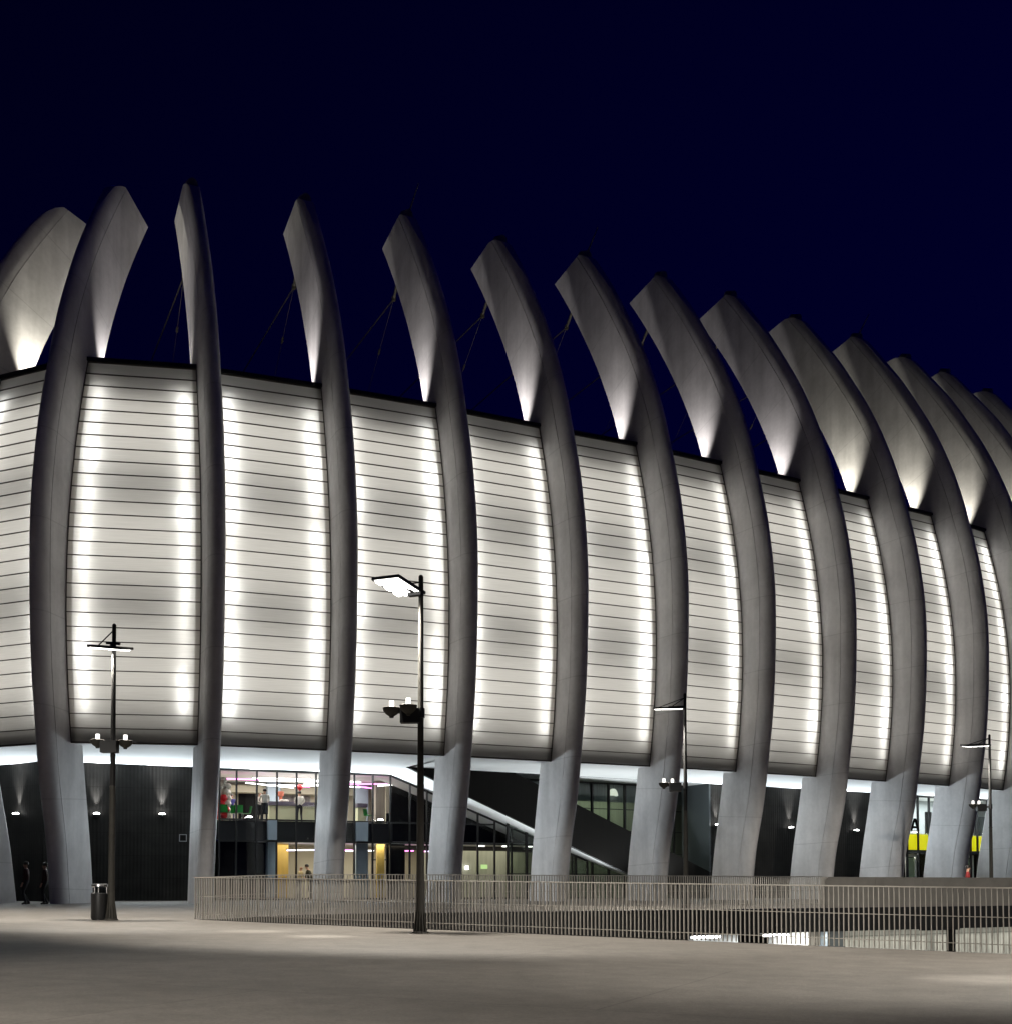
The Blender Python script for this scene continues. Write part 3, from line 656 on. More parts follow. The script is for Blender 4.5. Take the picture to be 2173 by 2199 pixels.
# doors below
def door(px0, px1, name_lab):
    s0, s1 = sB(px0), sB(px1); h = zy0 - .3
    d = thing('entrance_door', name_lab, 'door', tuple(B((s0 + s1) / 2, 0, .5)), 'entrance doors under the yellow band')
    mb = MB()
    for s in (s0, s1): mb.box(B(s, h / 2, .45), (.11, .1, h), (Bd, Bn, up))
    mb.box(B((s0 + s1) / 2, h - .08, .45), (s1 - s0 - .12, .1, .17), (Bd, Bn, up)); mb.build('door_frame', M['doorw'], d)
    mb = MB(); mb.box(B((s0 + s1) / 2, (h - .2) / 2, .55), (s1 - s0 - .1, .05, h - .25), (Bd, Bn, up)); mb.build('door_leaf', M['greeni'], d)
    mb = MB(); mb.tube(B(s1 - .22, .95, .42), B(s1 - .22, 1.35, .42), .02, n=6); mb.build('handle', M['chrome'], d)
door(1957, 1977, 'door with bright white frame below the yellow band, beside the charcoal wall')
door(2078, 2100, 'narrower door in shade under the right part of the yellow band')
# letter A
sc = sB(1964.5); cy = B(sc).y; z0, z1 = at(1963, 1785, cy).z, at(1963, 1758.5, cy).z; hA = z1 - z0; wA = hA * 1.02
la = MB(); c = B(sc, z0, -.03)
def barA(x0, za, x1, zb, w):
    p, q = c + Bd * x0 + up * za, c + Bd * x1 + up * zb; d = (q - p).normalized(); la.box((p + q) / 2, ((q - p).length, .04, w), (d, Bn, Bn.cross(d)))
barA(-wA * .42, .01, -.02, hA, .17); barA(wA * .42, .01, .02, hA, .17)
p = c + up * hA * .30; la.box(p, (wA * .45, .032, .15), (Bd, Bn, up))
tag(la.build('entrance_letter', mat('black_letter', (.003, .003, .003), .9, spec=.02)), 'large black capital letter A standing over the yellow band', 'letter')
mb = MB(); p = B(sB(1957), z0 - .1, -.3); mb.box(p, (.34, .12, .07), (Bd, Bn, up))
la2 = thing('sign_light', 'small white strip lamp under the big letter A', 'lamp', tuple(p)); mb.build('diffuser', M['lampglow'], la2)
mb = MB(); mb.box(p + up * .08, (.4, .16, .04), (Bd, Bn, up)); mb.build('lamp_housing', M['dark'], la2)
light('entrance_light', 'AREA', B(sB(2020), ZS - .2, 1.8), 420, (.92, 1, 1), arena, 8, aim=B(sB(2020), 0, 1.9), sy=1.2)
light('door_light', 'AREA', B(sB(1970), zy0 - .25, 1.0), 110, (1, 1, .9), arena, 2.0, aim=B(sB(1970), 0, .4), sy=.5)

# ------------------------------------------------------------------ wall lamps of the undercroft
def wall_lamp(p, n, label, power=740):
    o = thing('wall_lamp', label, 'wall lamp', tuple(p), 'wall lamps under the soffit')
    d = n.cross(up)
    mb = MB(); mb.box(p + n * .035, (.2, .07, .26), (d, n, up)); mb.box(p + n * .10 + up * -.02, (.07, .12, .05), (d, n, up)); mb.build('bracket', M['dark'], o)
    mb = MB(); q = p + n * .2; prf = [(.001, -.07), (.09, -.055), (.14, -.02), (.165, .02)]; mb.lathe(q, prf, 14); mb.build('reflector_dish', M['hood'], o, smooth=True)
    mb = MB(); mb.lathe(q + up * .01, [(.162, .0), (.14, .04), (.08, .07), (.001, .08)], 14); mb.build('lens', M['wallglow'], o, smooth=True)
    light('lamp_beam', 'SPOT', q + n * .06 + up * .14, power, (.85, .945, 1), o, .07, aim=q + n * 1.06 + up * .62, spot=R(152), blend=.12)
    light('wall_wash', 'SPOT', q - n * .02 + up * .14, power * 1.5, (1, 1, .97), o, .05, aim=q - n * .16 + up * 2.2, spot=R(44), blend=1.0)
nB, nA = -Bn, -An
dl = (CORN - LEFT).normalized(); nL = V2(dl.y, -dl.x)
def lampL(px, py, P, D, n, lab, off=0., pw=740):
    s = on_line(px, P + n * off, D); p = P + n * off + D * s; p.z = at(px, py, p.y).z; wall_lamp(p, n, lab, pw)
lampL(40, 1749.6, LEFT, dl, nL, 'lit wall lamp on the charcoal wall, left of the first wide rib')
lampL(205, 1749.6, CORN, WD, -WN, 'lit wall lamp between the first wide rib and the left lamp post')
lampL(346.5, 1750.7, CORN, WD, -WN, 'lit wall lamp above the square hatch, right of the left lamp post')
lampL(533.5, 1757, Ap, Ad, nA, 'lit lamp on the glazing in front of the green chairs', .1)
lampL(1536.7, 1772.9, Bp, Bd, nB, 'lit wall lamp at the corner where the dim glazing meets the charcoal wall')
lampL(1694.4, 1779, Bp, Bd, nB, 'lit wall lamp on the right charcoal wall, the second one from the dim glazing')
lampL(1834.6, 1785, Bp, Bd, nB, 'lit wall lamp on the right charcoal wall nearest the yellow band')
for px in (692, 815): lampL(px, 1763, Ap, Ad, nA, 'lit lamp on the glazing hidden behind a concrete rib', .1)
for s in (-9.5, -15): p = CORN + dl * s; p.z = 4.3; wall_lamp(p, nL, 'wall lamp on the charcoal wall outside the left of the view')
for px in (1120, 1250, 1400): 
    p = B(sB(px), 0, -.0); p.z = ZS - .3
for px in (2010, 2130, 2230): lampL(px, 1790, Bp, Bd, nB, 'lamp over the entrance behind a concrete rib', .1)
# uplights added by the stair wall to keep the soffit lit
for i, (px, dd) in enumerate(((1130, 1.6), (1290, 1.6), (1420, 1.6))):
    p = B(sB(px), .06, -dd)
    o = thing('added_uplight', 'round uplight added in the paving in front of the black stair wall', 'uplight', tuple(p), 'added uplights by the stair')
    mb = MB(); mb.lathe(p, [(.14, -.05), (.14, .01), (.10, .015), (.001, .012)], 14); mb.build('lamp_housing', M['dark'], o)
    light('uplight_beam', 'SPOT', p + up * .05, 1000, (.93, .985, 1), o, .08, aim=p + up * 5 + Bn * .35, spot=R(125), blend=.8)

# ------------------------------------------------------------------ things inside the glass rooms
def tube_lamp(p, q, m_, lab, r=.035):
    mb = MB(); mb.tube(p, q, r, n=8); o = thing('ceiling_tube', lab, 'tube light', tuple((p + q) / 2), 'tube lights in the glazed rooms')
    mb.build('tube', m_, o); mb = MB()
    for e in (p, q): mb.tube(e, e + up * .12, .012, n=5)
    mb.build('hanger', M['dark'], o)
rt = random.Random(5)
zc_ = ZS - .38
TL = [(.3, 3.2, 2.2, 'pink', 0), (2.0, 5.2, 1.6, 'tube', .1), (2.6, 6.4, 2.9, 'tube', -.25), (3.2, 7.2, 4.0, 'tube', .15), (4.5, 8.0, 2.2, 'tube', -.7), (2.2, 5.0, 5.0, 'tube', .3), (5.2, 8.6, 3.4, 'tube', .5), (4.4, 6.0, 5.2, 'pink', .2), (7.2, 9.4, 1.4, 'pink', -.3), (9.3, 10.6, 2.6, 'tube', .2), (8.6, 10.0, 4.6, 'pink', .1)]
TLL = ['pink tube over the balloons', 'long white tube near the glass over the green chairs', 'white tube crossing above the two waiters', 'white tube deep in the upper room over the waiters', 'white tube slanting towards the counter', 'white tube at the back of the upper room', 'white tube over the counter', 'short pink tube between white tubes', 'pink tube above the waiter at the counter', 'white tube beyond the counter', 'pink tube at the right end of the upper room']
for (s0, s1, o_, m_, tw), lb in zip(TL, TLL):
    tube_lamp(A(s0, zc_ + rt.uniform(-.12, .1), o_), A(s1, zc_ + rt.uniform(-.12, .1), o_ + tw), M[m_], lb)
light('upper_room_light', 'AREA', A(S_UP / 2, ZS - .1, 4), 600, (1, .96, .9), arena, S_UP - 1, aim=A(S_UP / 2, 0, 4.1), sy=4)
for (s0, s1, o_, m_, tw), lb in zip(((SL + 1.2, SL + 2.8, 1.6, 'tube', .5), (SL + 1.0, SL + 2.9, 2.2, 'violet', -.3), (SL + 3.3, SL + 4.6, 1.4, 'pink', .4), (SL + 4.3, SL + 6.0, 2.0, 'tube', .3), (SL + 4.7, SL + 5.2, 1.2, 'violet', .5), (SL + 7.0, SL + 8.2, 1.2, 'pink', .6), (SL + 8.6, SL + 10.2, 1.4, 'pink', .4), (SL + 8.7, SL + 10.2, 1.2, 'violet', -.2)),
        ('white tube over the two men in the lower room', 'violet tube over the two men in the lower room', 'pink tube left of the lower blue column', 'white tube right of the lower blue column', 'short violet tube by the lower blue column', 'pink tube beside the black partition', 'pink tube seen right of a rib in the lower room', 'violet tube seen right of a rib in the lower room')):
    tube_lamp(A(s0, ZT - .42, o_), A(s1, ZT - .38, o_ + tw), M[m_], lb, .03)
light('lower_room_light', 'AREA', A((SL + S_END) / 2 - 1, ZT - .08, 3.2), 420, (1, .92, .74), arena, S_END - SL - 2, aim=A((SL + S_END) / 2 - 1, 0, 3.3), sy=3)
light('lower_room_light', 'AREA', A((SL + S_END) / 2 - 3, ZT - .1, .9), 130, (1, .9, .7), arena, 9, aim=A((SL + S_END) / 2 - 3, 0, 1.6), sy=.6)  # fill light added near the glass to brighten the people
# pendant lamp in the dim room
p = dB(sd(1324.3), 0) + Bn * .38; p.z = at(1324.3, 1702, p.y).z
pd = thing('pendant_lamp', 'glowing white dome pendant lamp behind the dim glazing', 'pendant lamp', tuple(p))
mb = MB(); mb.lathe(p, [(.30, -.22), (.29, -.1), (.24, .06), (.15, .18), (.04, .22)], 18); mb.build('lamp_shade', M['pendant'], pd, smooth=True)
mb = MB(); mb.tube(p + up * .2, Vector((p.x, p.y, ZS)), .012, n=5); mb.build('cord', M['dark'], pd)
# downlights and small lit signs of the lower room
for px, py, lab in ((1033, 1818, 'oval downlight in the lower room right of the third rib from the left lamp post'), (1086, 1818, 'middle oval downlight of the lower room under the sloping glass'), (1135, 1819, 'oval downlight of the lower room where the sloping glass comes down')):
    s_ = on_line(px, A(0, 0, 1.4), Ad); p = A(s_, ZT - .06, 1.4); mb = MB(); mb.lathe(p, [(.001, -.03), (.2, -.03), (.22, .0)], 16); tag(mb.build('downlight', M['tube'], smooth=True), lab, 'downlight', 'downlights of the lower room')
for px, py, w_, h_, m_, lab in ((1040, 1862, .42, .26, emit('green_sign', (.62, .9, .35), .9), 'small green lit sign in the lower room under the sloping glass'), (815, 1847, .95, .09, M['dgrey'], 'thin dark green strip on the back wall of the lower room'), (1003, 1864, .2, .22, M['tube'], 'small white lit notice in the lower room right of a rib')):
    s_ = on_line(px, A(0, 0, 4.0), Ad); p = A(s_, 0, 4.0); p.z = at(px, py, p.y).z; mb = MB(); mb.box(p, (w_, .05, h_), (Ad, An, up)); tag(mb.build('wall_sign', m_), lab, 'sign')
# counter
def counter(s0, s1, off, lab, z=ZF - .03):
    o = thing('bar_counter', lab, 'counter', tuple(A((s0 + s1) / 2, z, off)))
    mb = MB(); mb.box(A((s0 + s1) / 2, z + .5, off), (s1 - s0, .55, 1.0), (Ad, An, up)); mb.build('counter_front', M['counter'], o)
    mb = MB(); mb.box(A((s0 + s1) / 2, z + 1.12, off), (s1 - s0 + .12, .7, .22), (Ad, An, up)); mb.build('counter_top', M['ctop'], o); return o
OC_ = 3.2
sc_ = lambda px: on_line(px, A(0, 0, OC_), Ad)
counter(sc_(576), sc_(681), OC_, 'long pale green bar counter with a dark top behind the waiters')
counter(sc_(764), sc_(782), 3.0, 'short grey counter in the upper room right of a rib')
def small(name, lab, cat, mb, m_): return tag(mb.build(name, m_, smooth=True), lab, cat)
for px, m_, lab in ((604, 'ballw', 'white heap of cups on the counter'), (613, 'shirt', 'white folded napkins on the counter beside the cups')):
    mb = MB(); c = A(sc_(px), ZF + 1.2, OC_ - .1); mb.lathe(c, [(.001, 0), (.14, 0), (.17, .09), (.09, .12), (.001, .13)], 10); small('tableware', lab, 'tableware', mb, M[m_])
mb = MB(); c = A(sc_(603.5), ZF + 1.2, OC_ + .15); mb.lathe(c, [(.001, 0), (.09, 0), (.09, .28), (.18, .36), (.18, .6), (.001, .6)], 12); small('vase', 'terracotta vase on the counter', 'vase', mb, mat('terracotta', (.35, .1, .06), .6))
# picture on the back wall, dark screen
c = A(sc_(654) * 1.13, ZF + 1.5, DW - .12)
mb = MB(); mb.box(c, (1.7, .06, 1.3), (Ad, An, up)); pc = thing('wall_poster', 'muted brown poster on the back wall beside the waiter at the counter', 'poster', tuple(c)); mb.build('frame', M['grey'], pc)
mb = MB(); mb.box(c - An * .035, (1.6, .02, 1.2), (Ad, An, up)); mb.build('poster_sheet', mat('muted_print', (.22, .2, .2), .7, noise=.5, nscale=4), pc)
c = A(sc_(555) * 1.12, ZF + 1.15, DW - .12); mb = MB(); mb.box(c, (1.1, .05, 1.9), (Ad, An, up)); tag(mb.build('dark_doorway', M['black']), 'dark doorway in the back wall behind the two waiters', 'doorway')
# chairs
def chair_mesh(o):
    mb = MB(); mb.box((0, 0, .45), (.46, .44, .03)); n = 6
    for i in range(n):
        a0, a1 = -.5 + i / n, -.5 + (i + 1) / n
        f = lambda a, z: Vector((a * .46, .20 + .06 * (1 - (2 * a) ** 2) + (z - .45) * .18, z))
        mb.face([f(a0, .46), f(a1, .46), f(a1, .84), f(a0, .84)]); mb.face([f(a0, .46) + Vector((0, .02, 0)), f(a0, .84) + Vector((0, .02, 0)), f(a1, .84) + Vector((0, .02, 0)), f(a1, .46) + Vector((0, .02, 0))])
    mb.build('seat_shell', M['green'], o)
    for x in (-.19, .19):
        for y in (-.17, .17): mb = MB(); mb.tube((x * 1.1, y * 1.15, 0), (x * .85, y * .8, .435), .012, n=6); mb.build('leg', M['chrome'], o)
ch = thing('green_chair', 'green moulded chair beside the red balloons, leftmost of the four', 'chair', (0, 0, 0), 'green chairs in the upper room'); chair_mesh(ch)
first_ch = True
for px, off, rz, lab in ((483, 1.0, 150, 'green moulded chair beside the red balloons, leftmost of the four'), (498.5, 1.6, 200, 'green moulded chair directly left of a mullion, second from the balloons'), (512, 1.1, 170, 'smaller looking green chair just right of a mullion'), (527, 1.7, 250, 'green chair turned sideways nearest the two waiters')):
    o = ch if first_ch else copy_tree(ch); first_ch = False
    s = on_line(px, A(0, 0, off), Ad); o.location = A(s, ZF - .03, off); o.rotation_euler = (0, 0, R(rz) + R(22)); o['label'] = lab
o = copy_tree(ch); s = on_line(793, A(0, 0, 1.2), Ad); o.location = A(s, ZF - .03, 1.2); o.rotation_euler = (0, 0, R(70)); o['label'] = 'single green chair in the upper room right of the second rib'
# balloons
bl = thing('balloon_column', 'tall column of red and ivory balloons behind the glass beside the rib', 'balloons', tuple(A(sA(478), ZF, 1.3)))
br_ = random.Random(3)
for i in range(26):
    lvl = i // 4; a = i * 1.57 + lvl * .5; r = .21
    m_ = M['ballw'] if (lvl >= 4 or math.cos(a) > .55) else M['red']
    c = A(on_line(479, A(0, 0, 1.3), Ad), ZF + .25 + lvl * .31, 1.3) + Ad * (math.cos(a) * .24) + An * (math.sin(a) * .24)
    mb = MB(); mb.lathe(c, [(.001, -r * 1.15), (.05, -r), (r * .75, -r * .55), (r, 0), (r * .8, r * .6), (r * .4, r * .93), (.001, r)], 12); mb.build('balloon', m_, bl, smooth=True)
mb = MB(); c = A(on_line(643.5, A(0, 0, 2.6), Ad), ZF + 2.0, 2.6); r = .17
mb.lathe(c, [(.001, -r * 1.15), (.05, -r), (r * .75, -r * .55), (r, 0), (r * .8, r * .6), (r * .4, r * .93), (.001, r)], 12); mb.tube(c - up * .18, c - up * .75, .006, n=4)
tag(mb.build('balloon', M['red'], smooth=True), 'single red balloon floating over the waiter at the counter', 'balloon')

# ------------------------------------------------------------------ people
def person(name_label, loc, rz, top, legs, skin=None, hair=True, lean=0., arms='down', crouch=0., apron=False, h=1.75):
    skin = skin or M['skin']; k = h / 1.75
    J = {}; E = []; rad = {}
    def j(n, x, y, z, r): J[n] = Vector((x, y, z)) * k; rad[n] = r * k
    ly = lambda z: -max(0, z - .95) * math.tan(lean)
    j('pelvis', 0, 0, .95, .15); j('waist', 0, ly(1.12), 1.12, .135); j('chest', 0, ly(1.32), 1.32, .155); j('neckb', 0, ly(1.47), 1.45, .075); j('neck', 0, ly(1.52) - .01, 1.52, .055); j('face', 0, ly(1.6) - .03, 1.61, .088); j('crown', 0, ly(1.68) - .015, 1.68, .082); j('nose', 0, ly(1.6) - .125, 1.605, .014)
    for a, b in (('pelvis', 'waist'), ('waist', 'chest'), ('chest', 'neckb'), ('neckb', 'neck'), ('neck', 'face'), ('face', 'crown'), ('face', 'nose')): E.append((a, b))
    for s, S_ in ((-1, 'l'), (1, 'r')):
        bend = crouch if s < 0 else crouch * .3
        j('hip' + S_, s * .095, 0, .9, .095); j('knee' + S_, s * .11, -.05 - bend * .35, .5, .062); j('ankle' + S_, s * .115, bend * .25 + .02, .09, .042); j('toe' + S_, s * .13, bend * .25 - .16, .035, .035); j('heel' + S_, s * .115, bend * .25 + .05, .04, .035)
        E += [('pelvis', 'hip' + S_), ('hip' + S_, 'knee' + S_), ('knee' + S_, 'ankle' + S_), ('ankle' + S_, 'toe' + S_), ('ankle' + S_, 'heel' + S_)]
        j('sh' + S_, s * .19, ly(1.42), 1.42, .06)
        if arms == 'down': el, wr = (s * .26, ly(1.15) + .03, 1.13), (s * .25, ly(.95) - .06, .88)
        elif arms == 'front': el, wr = (s * .25, ly(1.2) - .10, 1.15), (s * .14, ly(1.1) - .34, 1.08)
        else: el, wr = (s * .27, ly(1.2) - .02, 1.15), (s * .2, ly(1.0) - .22, 1.0)
        j('el' + S_, *el, .045); j('wr' + S_, *wr, .03)
        d = (Vector(wr) - Vector(el)).normalized(); side = Vector((s, 0, 0)); hb = Vector(wr) + d * .07
        j('palm' + S_, *hb, .034)
        E += [('chest', 'sh' + S_), ('sh' + S_, 'el' + S_), ('el' + S_, 'wr' + S_), ('wr' + S_, 'palm' + S_)]
        for f, (o, l) in enumerate(((-.028, .065), (-.009, .08), (.01, .075), (.028, .06))):
            b0 = hb + Vector((0, o, 0)) + d * .03; mid = b0 + d * l * .55; tip = mid + (d - side * .5).normalized() * l * .45
            j(f'f{f}m' + S_, *mid, .009); j(f'f{f}t' + S_, *tip, .008); E += [('palm' + S_, f'f{f}m' + S_), (f'f{f}m' + S_, f'f{f}t' + S_)]
        tb = hb + Vector((-s * .02, -.04, 0)) + d * .02; j('th' + S_, *tb, .011); E.append(('palm' + S_, 'th' + S_))
    names = list(J); me = bpy.data.meshes.new('person'); me.from_pydata([J[n] for n in names], [(names.index(a), names.index(b)) for a, b in E], [])
    tmp = bpy.data.objects.new('tmp_person', me); col.objects.link(tmp)
    md = tmp.modifiers.new('skin', 'SKIN'); md.use_smooth_shade = True
    sv = me.skin_vertices[0].data
    for i, n in enumerate(names): sv[i].radius = (rad[n], rad[n]); sv[i].use_root = n == 'pelvis'
    ss = tmp.modifiers.new('ss', 'SUBSURF'); ss.levels = 1; ss.render_levels = 1
    dg = bpy.context.evaluated_depsgraph_get(); nm = bpy.data.meshes.new_from_object(tmp.evaluated_get(dg))
    bpy.data.objects.remove(tmp); nm.name = 'person'; nm.materials.clear()
    for m_ in (skin, top, legs, M['hair']): nm.materials.append(m_)
    def zone(p):
        z = p.z / k
        if z > 1.47 and abs(p.x) < .13 * k: return 0
        best = min(((p - (J[a] + J[b]) / 2).length - (J[a] - J[b]).length * .3, a, b) for a, b in E)
        n_ = best[1] + best[2]
        if any(t in n_ for t in ('palm', 'th', 'f0', 'f1', 'f2', 'f3')) and 'chest' not in n_ and z < 1.3: return 0
        if z < .1: return 3
        if z < 1.0 and abs(p.x) < .2 * k: return 2
        return 1
    for pl in nm.polygons: pl.material_index = zone(pl.center); pl.use_smooth = True
    o = bpy.data.objects.new('person', nm); col.objects.link(o); o.location = loc; o.rotation_euler = (0, 0, rz)
    tag(o, name_label, 'person')
    if hair:
        mb = MB(); c = J['crown'] + Vector((0, .015, .005)); mb.lathe(c, [(.098 * k, -.06), (.104 * k, 0), (.085 * k, .06), (.045 * k, .09), (.001, .1)], 12); hh = mb.build('hair', M['hair'], None, smooth=True); hh.parent = o
    if apron:
        mb = MB(); n = 14
        prof_ = [(.185, .42), (.19, .7), (.178, 1.0)]
        mb.lathe((0, 0, 0), [(r * k, z * k) for r, z in prof_], 16); hh = mb.build('apron', M['trouser'], None, smooth=True); hh.parent = o
    return o
def inside(px, off, z): s = on_line(px, A(0, 0, off), Ad); return A(s, z, off)
zf = ZF - .03
person('bald person in a white shirt and dark apron facing a colleague, behind the glass', inside(557.5, 2.0, zf), R(60), M['shirt'], M['trouser'], hair=False, apron=True, h=1.66, arms='front')
person('dark haired person in white shirt and dark apron, next to the bald one', inside(568, 1.6, zf), R(200), M['shirt'], M['trouser'], apron=True, arms='front', h=1.8)
person('person in white shirt and black trousers leaning on the bar counter, back turned', inside(643, 2.3, zf), R(195), M['shirt'], M['trouser'], arms='front', lean=.10, crouch=.5, h=1.8)
person('person in dark blue clothes behind the green chairs beside the balloons', inside(497, 3.4, zf), R(30), M['navy'], M['navy'], h=1.6)
person('bald person in a cream shirt in the lower room right of the ochre wall', inside(643.5, 1.6, .02), R(75), M['shirtc'], M['trouser'], hair=False, arms='front', lean=.12, h=1.86)
person('dark haired person in a dark vest bending forward in the lower room beside a rib', inside(668.5, 1.6, .02), R(-60), M['vest'], M['trouser'], arms='front', lean=.3, h=1.92)
person('person in dark red jacket walking left along the charcoal wall, the one in front', (-19.4, 48.5, 0), R(-85), M['darkred'], M['trouser'], crouch=.35, h=1.74)
person('person in a dark red jacket and black trousers walking behind another by the charcoal wall', (-18.75, 48.8, 0), R(-85), M['darkred'], M['trouser'], crouch=.3, h=1.7)
person('person in a red top passing behind the stone parapet near the yellow band', at(2078, 1890, 58).xy.to_3d(), R(70), M['redcloth'], M['trouser'], h=1.74)

# ------------------------------------------------------------------ ground, trench, lower level
APX = V2(-8.0, 31.0); d1 = V2(.825, -.565).normalized(); d2 = V2(.873, .488).normalized()
def sm(a, b_, x): t = max(0., min(1., (x - a) / (b_ - a))); return t * t * (3 - 2 * t)
TH0, TH1 = math.degrees(math.atan2(d2.y, d2.x)), 360 + math.degrees(math.atan2(d1.y, d1.x))
def ground_z(r, th):
    wf = sm(80, 185, th); x, y = r * math.cos(R(th)), r * math.sin(R(th))
    t = x * d1.x + y * d1.y
    zp = -.10 - .0126 * max(-8., min(t, 60.)); za = -.1 * (1 - sm(0, 3.5, r)); return za * (1 - wf) + zp * wf
def gz(x, y):
    dx, dy = x - APX.x, y - APX.y; th = math.degrees(math.atan2(dy, dx)) % 360; return ground_z(math.hypot(dx, dy), max(TH0, min(TH1, th)))
rad_ = [0, .4, .8, 1.2, 1.8, 2.5, 3.5, 5, 7, 9, 11, 14, 17, 20, 24, 28, 33, 38, 45, 55, 70, 100, 150, 250, 500, 1200, 3000]
NTH = 96; bm = bmesh.new(); grid = []
for r in rad_:
    row = []
    for i in range(NTH + 1):
        th = TH0 + (TH1 - TH0) * i / NTH; row.append(bm.verts.new((APX.x + r * math.cos(R(th)), APX.y + r * math.sin(R(th)), ground_z(r, th))))
    grid.append(row)
for a in range(len(rad_) - 1):
    for i in range(NTH):
        if a == 0: bm.faces.new([grid[0][i], grid[1][i], grid[1][i + 1]]) if False else bm.faces.new([grid[0][i], grid[1][i], grid[1][i + 1], grid[0][i + 1]])
        else: bm.faces.new([grid[a][i], grid[a + 1][i], grid[a + 1][i + 1], grid[a][i + 1]])
bmesh.ops.remove_doubles(bm, verts=bm.verts, dist=1e-4); bmesh.ops.recalc_face_normals(bm, faces=bm.faces)
me = bpy.data.meshes.new('ground'); bm.to_mesh(me); bm.free()
if me.polygons[len(me.polygons) // 2].normal.z < 0: me.flip_normals()
me.polygons.foreach_set('use_smooth', [True] * len(me.polygons)); me.materials.append(M['ground'])
g = bpy.data.objects.new('ground', me); col.objects.link(g); g['kind'] = 'structure'
P1 = lambda u, z=0, off=0: APX + d1 * u + V2(d1.y, -d1.x) * off + up * z      # front edge line (off > 0 towards the camera side)
P2 = lambda u, z=0, off=0: APX + d2 * u + V2(-d2.y, d2.x) * off + up * z      # back edge line (off > 0 towards the arena)
# sunken floor
LOW = -4.2
mb = MB(); mb.face([P1(-2, LOW, 1), P1(120, LOW, 1), P2(120, LOW, 25), P2(-2, LOW, 25)]); tag(mb.build('sunken_road', M['fcon']), kind='structure')
mb = MB()
zf1 = lambda u: -.10 - .0126 * min(u, 60)
for u in range(0, 80, 4): mb.face([P1(u, zf1(u) - .005), P1(u, LOW), P1(u + 4, LOW), P1(u + 4, zf1(u + 4) - .005)])
tag(mb.build('near_retaining_wall', M['fcon']), 'dark retaining wall under the near railing of the sunken road', 'retaining wall')
# far side: slab edge, then open lower level with walls and tubes
fz = lambda u: -.1 * (1 - sm(0, 3.5, u))
mb = MB(); U1 = 70
for u in [0, 1, 2, 3, 4] + list(range(6, U1, 4)):
    v = {0: 1, 1: 2, 2: 3, 3: 4, 4: 6}.get(u, u + 4)
    mb.face([P2(u, -.82), P2(v, -.82), P2(v, fz(v) - .006), P2(u, fz(u) - .006)]); mb.face([P2(u, -.82), P2(u, -.82, 22), P2(v, -.82, 22), P2(v, -.82)])
tag(mb.build('slab_edge', mat('shaded_slab', (.012, .012, .012), .9)), 'apron slab edge over the sunken road, coloured as if in shade', 'slab')  # near-black colour stands in for the shade on the slab face
def lower(u0, u1, off, m_, lab, t=.2, z1=-.825):
    mb = MB(); a, b_ = P2(u0, 0, off), P2(u1, 0, off); wallquad(mb, a, b_, LOW, z1); return tag(mb.build('lower_wall', m_), lab, 'wall')
u2 = lambda px, off=0: on_line(px, P2(0, 0, off), d2)
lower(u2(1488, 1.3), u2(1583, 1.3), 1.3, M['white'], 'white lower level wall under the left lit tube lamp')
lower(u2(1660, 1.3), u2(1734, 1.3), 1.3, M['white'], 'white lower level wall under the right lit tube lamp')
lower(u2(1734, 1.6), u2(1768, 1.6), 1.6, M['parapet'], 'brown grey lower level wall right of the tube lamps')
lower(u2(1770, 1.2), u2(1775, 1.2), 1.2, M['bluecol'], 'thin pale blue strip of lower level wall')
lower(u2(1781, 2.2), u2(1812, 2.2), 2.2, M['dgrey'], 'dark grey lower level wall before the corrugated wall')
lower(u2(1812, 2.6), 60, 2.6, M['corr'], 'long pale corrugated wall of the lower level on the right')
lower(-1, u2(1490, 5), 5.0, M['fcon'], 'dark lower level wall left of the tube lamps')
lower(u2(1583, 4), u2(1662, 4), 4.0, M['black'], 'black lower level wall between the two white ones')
for px, lab in ((2040, 'black round column of the lower level in front of the corrugated wall'),):
    mb = MB(); p = P2(u2(px, .5), LOW, .5); mb.lathe(p, [(.16, 0), (.16, LOW * -1 - .83)], 14); tag(mb.build('lower_column', M['black'], smooth=True), lab, 'column')
for px0, px1, lab in ((1481, 1544, 'lit double tube lamp of the lower level, left of the two seen through the railing'), (1634, 1690, 'lit double tube lamp of the lower level, right of the two seen through the railing')):
    a, b_ = u2(px0, .25), u2(px1, .25); o = thing('tube_luminaire', lab, 'tube lamp', tuple(P2((a + b_) / 2, -.9, .25)), 'tube lamps of the lower level')
    mb = MB(); mb.box(P2((a + b_) / 2, -.845, .25), (b_ - a, .2, .045), (d2, V2(-d2.y, d2.x), up)); mb.build('lamp_housing', M['white'], o)
    for s0, s1 in ((a + .03, (a + b_) / 2 - .03), ((a + b_) / 2 + .03, b_ - .03)):
        mb = MB(); mb.tube(P2(s0, -.91, .22), P2(s1, -.91, .22), .04, n=8); mb.build('tube', M['garage_tube'], o)
    light('tube_glow', 'AREA', P2((a + b_) / 2, -1.0, .35), 60, (.96, 1, .96), o, b_ - a, aim=P2((a + b_) / 2, -4, .8), sy=.2)
o = thing('tube_luminaire', 'long tube lamp of the lower level beyond the right edge of the view', 'tube lamp', tuple(P2(28, -.9, .4)), 'tube lamps of the lower level')
mb = MB(); mb.box(P2(28, -.86, .4), (2, .2, .06), (d2, V2(-d2.y, d2.x), up)); mb.build('lamp_housing', M['dark'], o)
light('tube_glow', 'AREA', P2(29, -1.0, .9), 130, (1, .98, .88), o, 16, aim=P2(29, -3, 2.4), sy=.3)

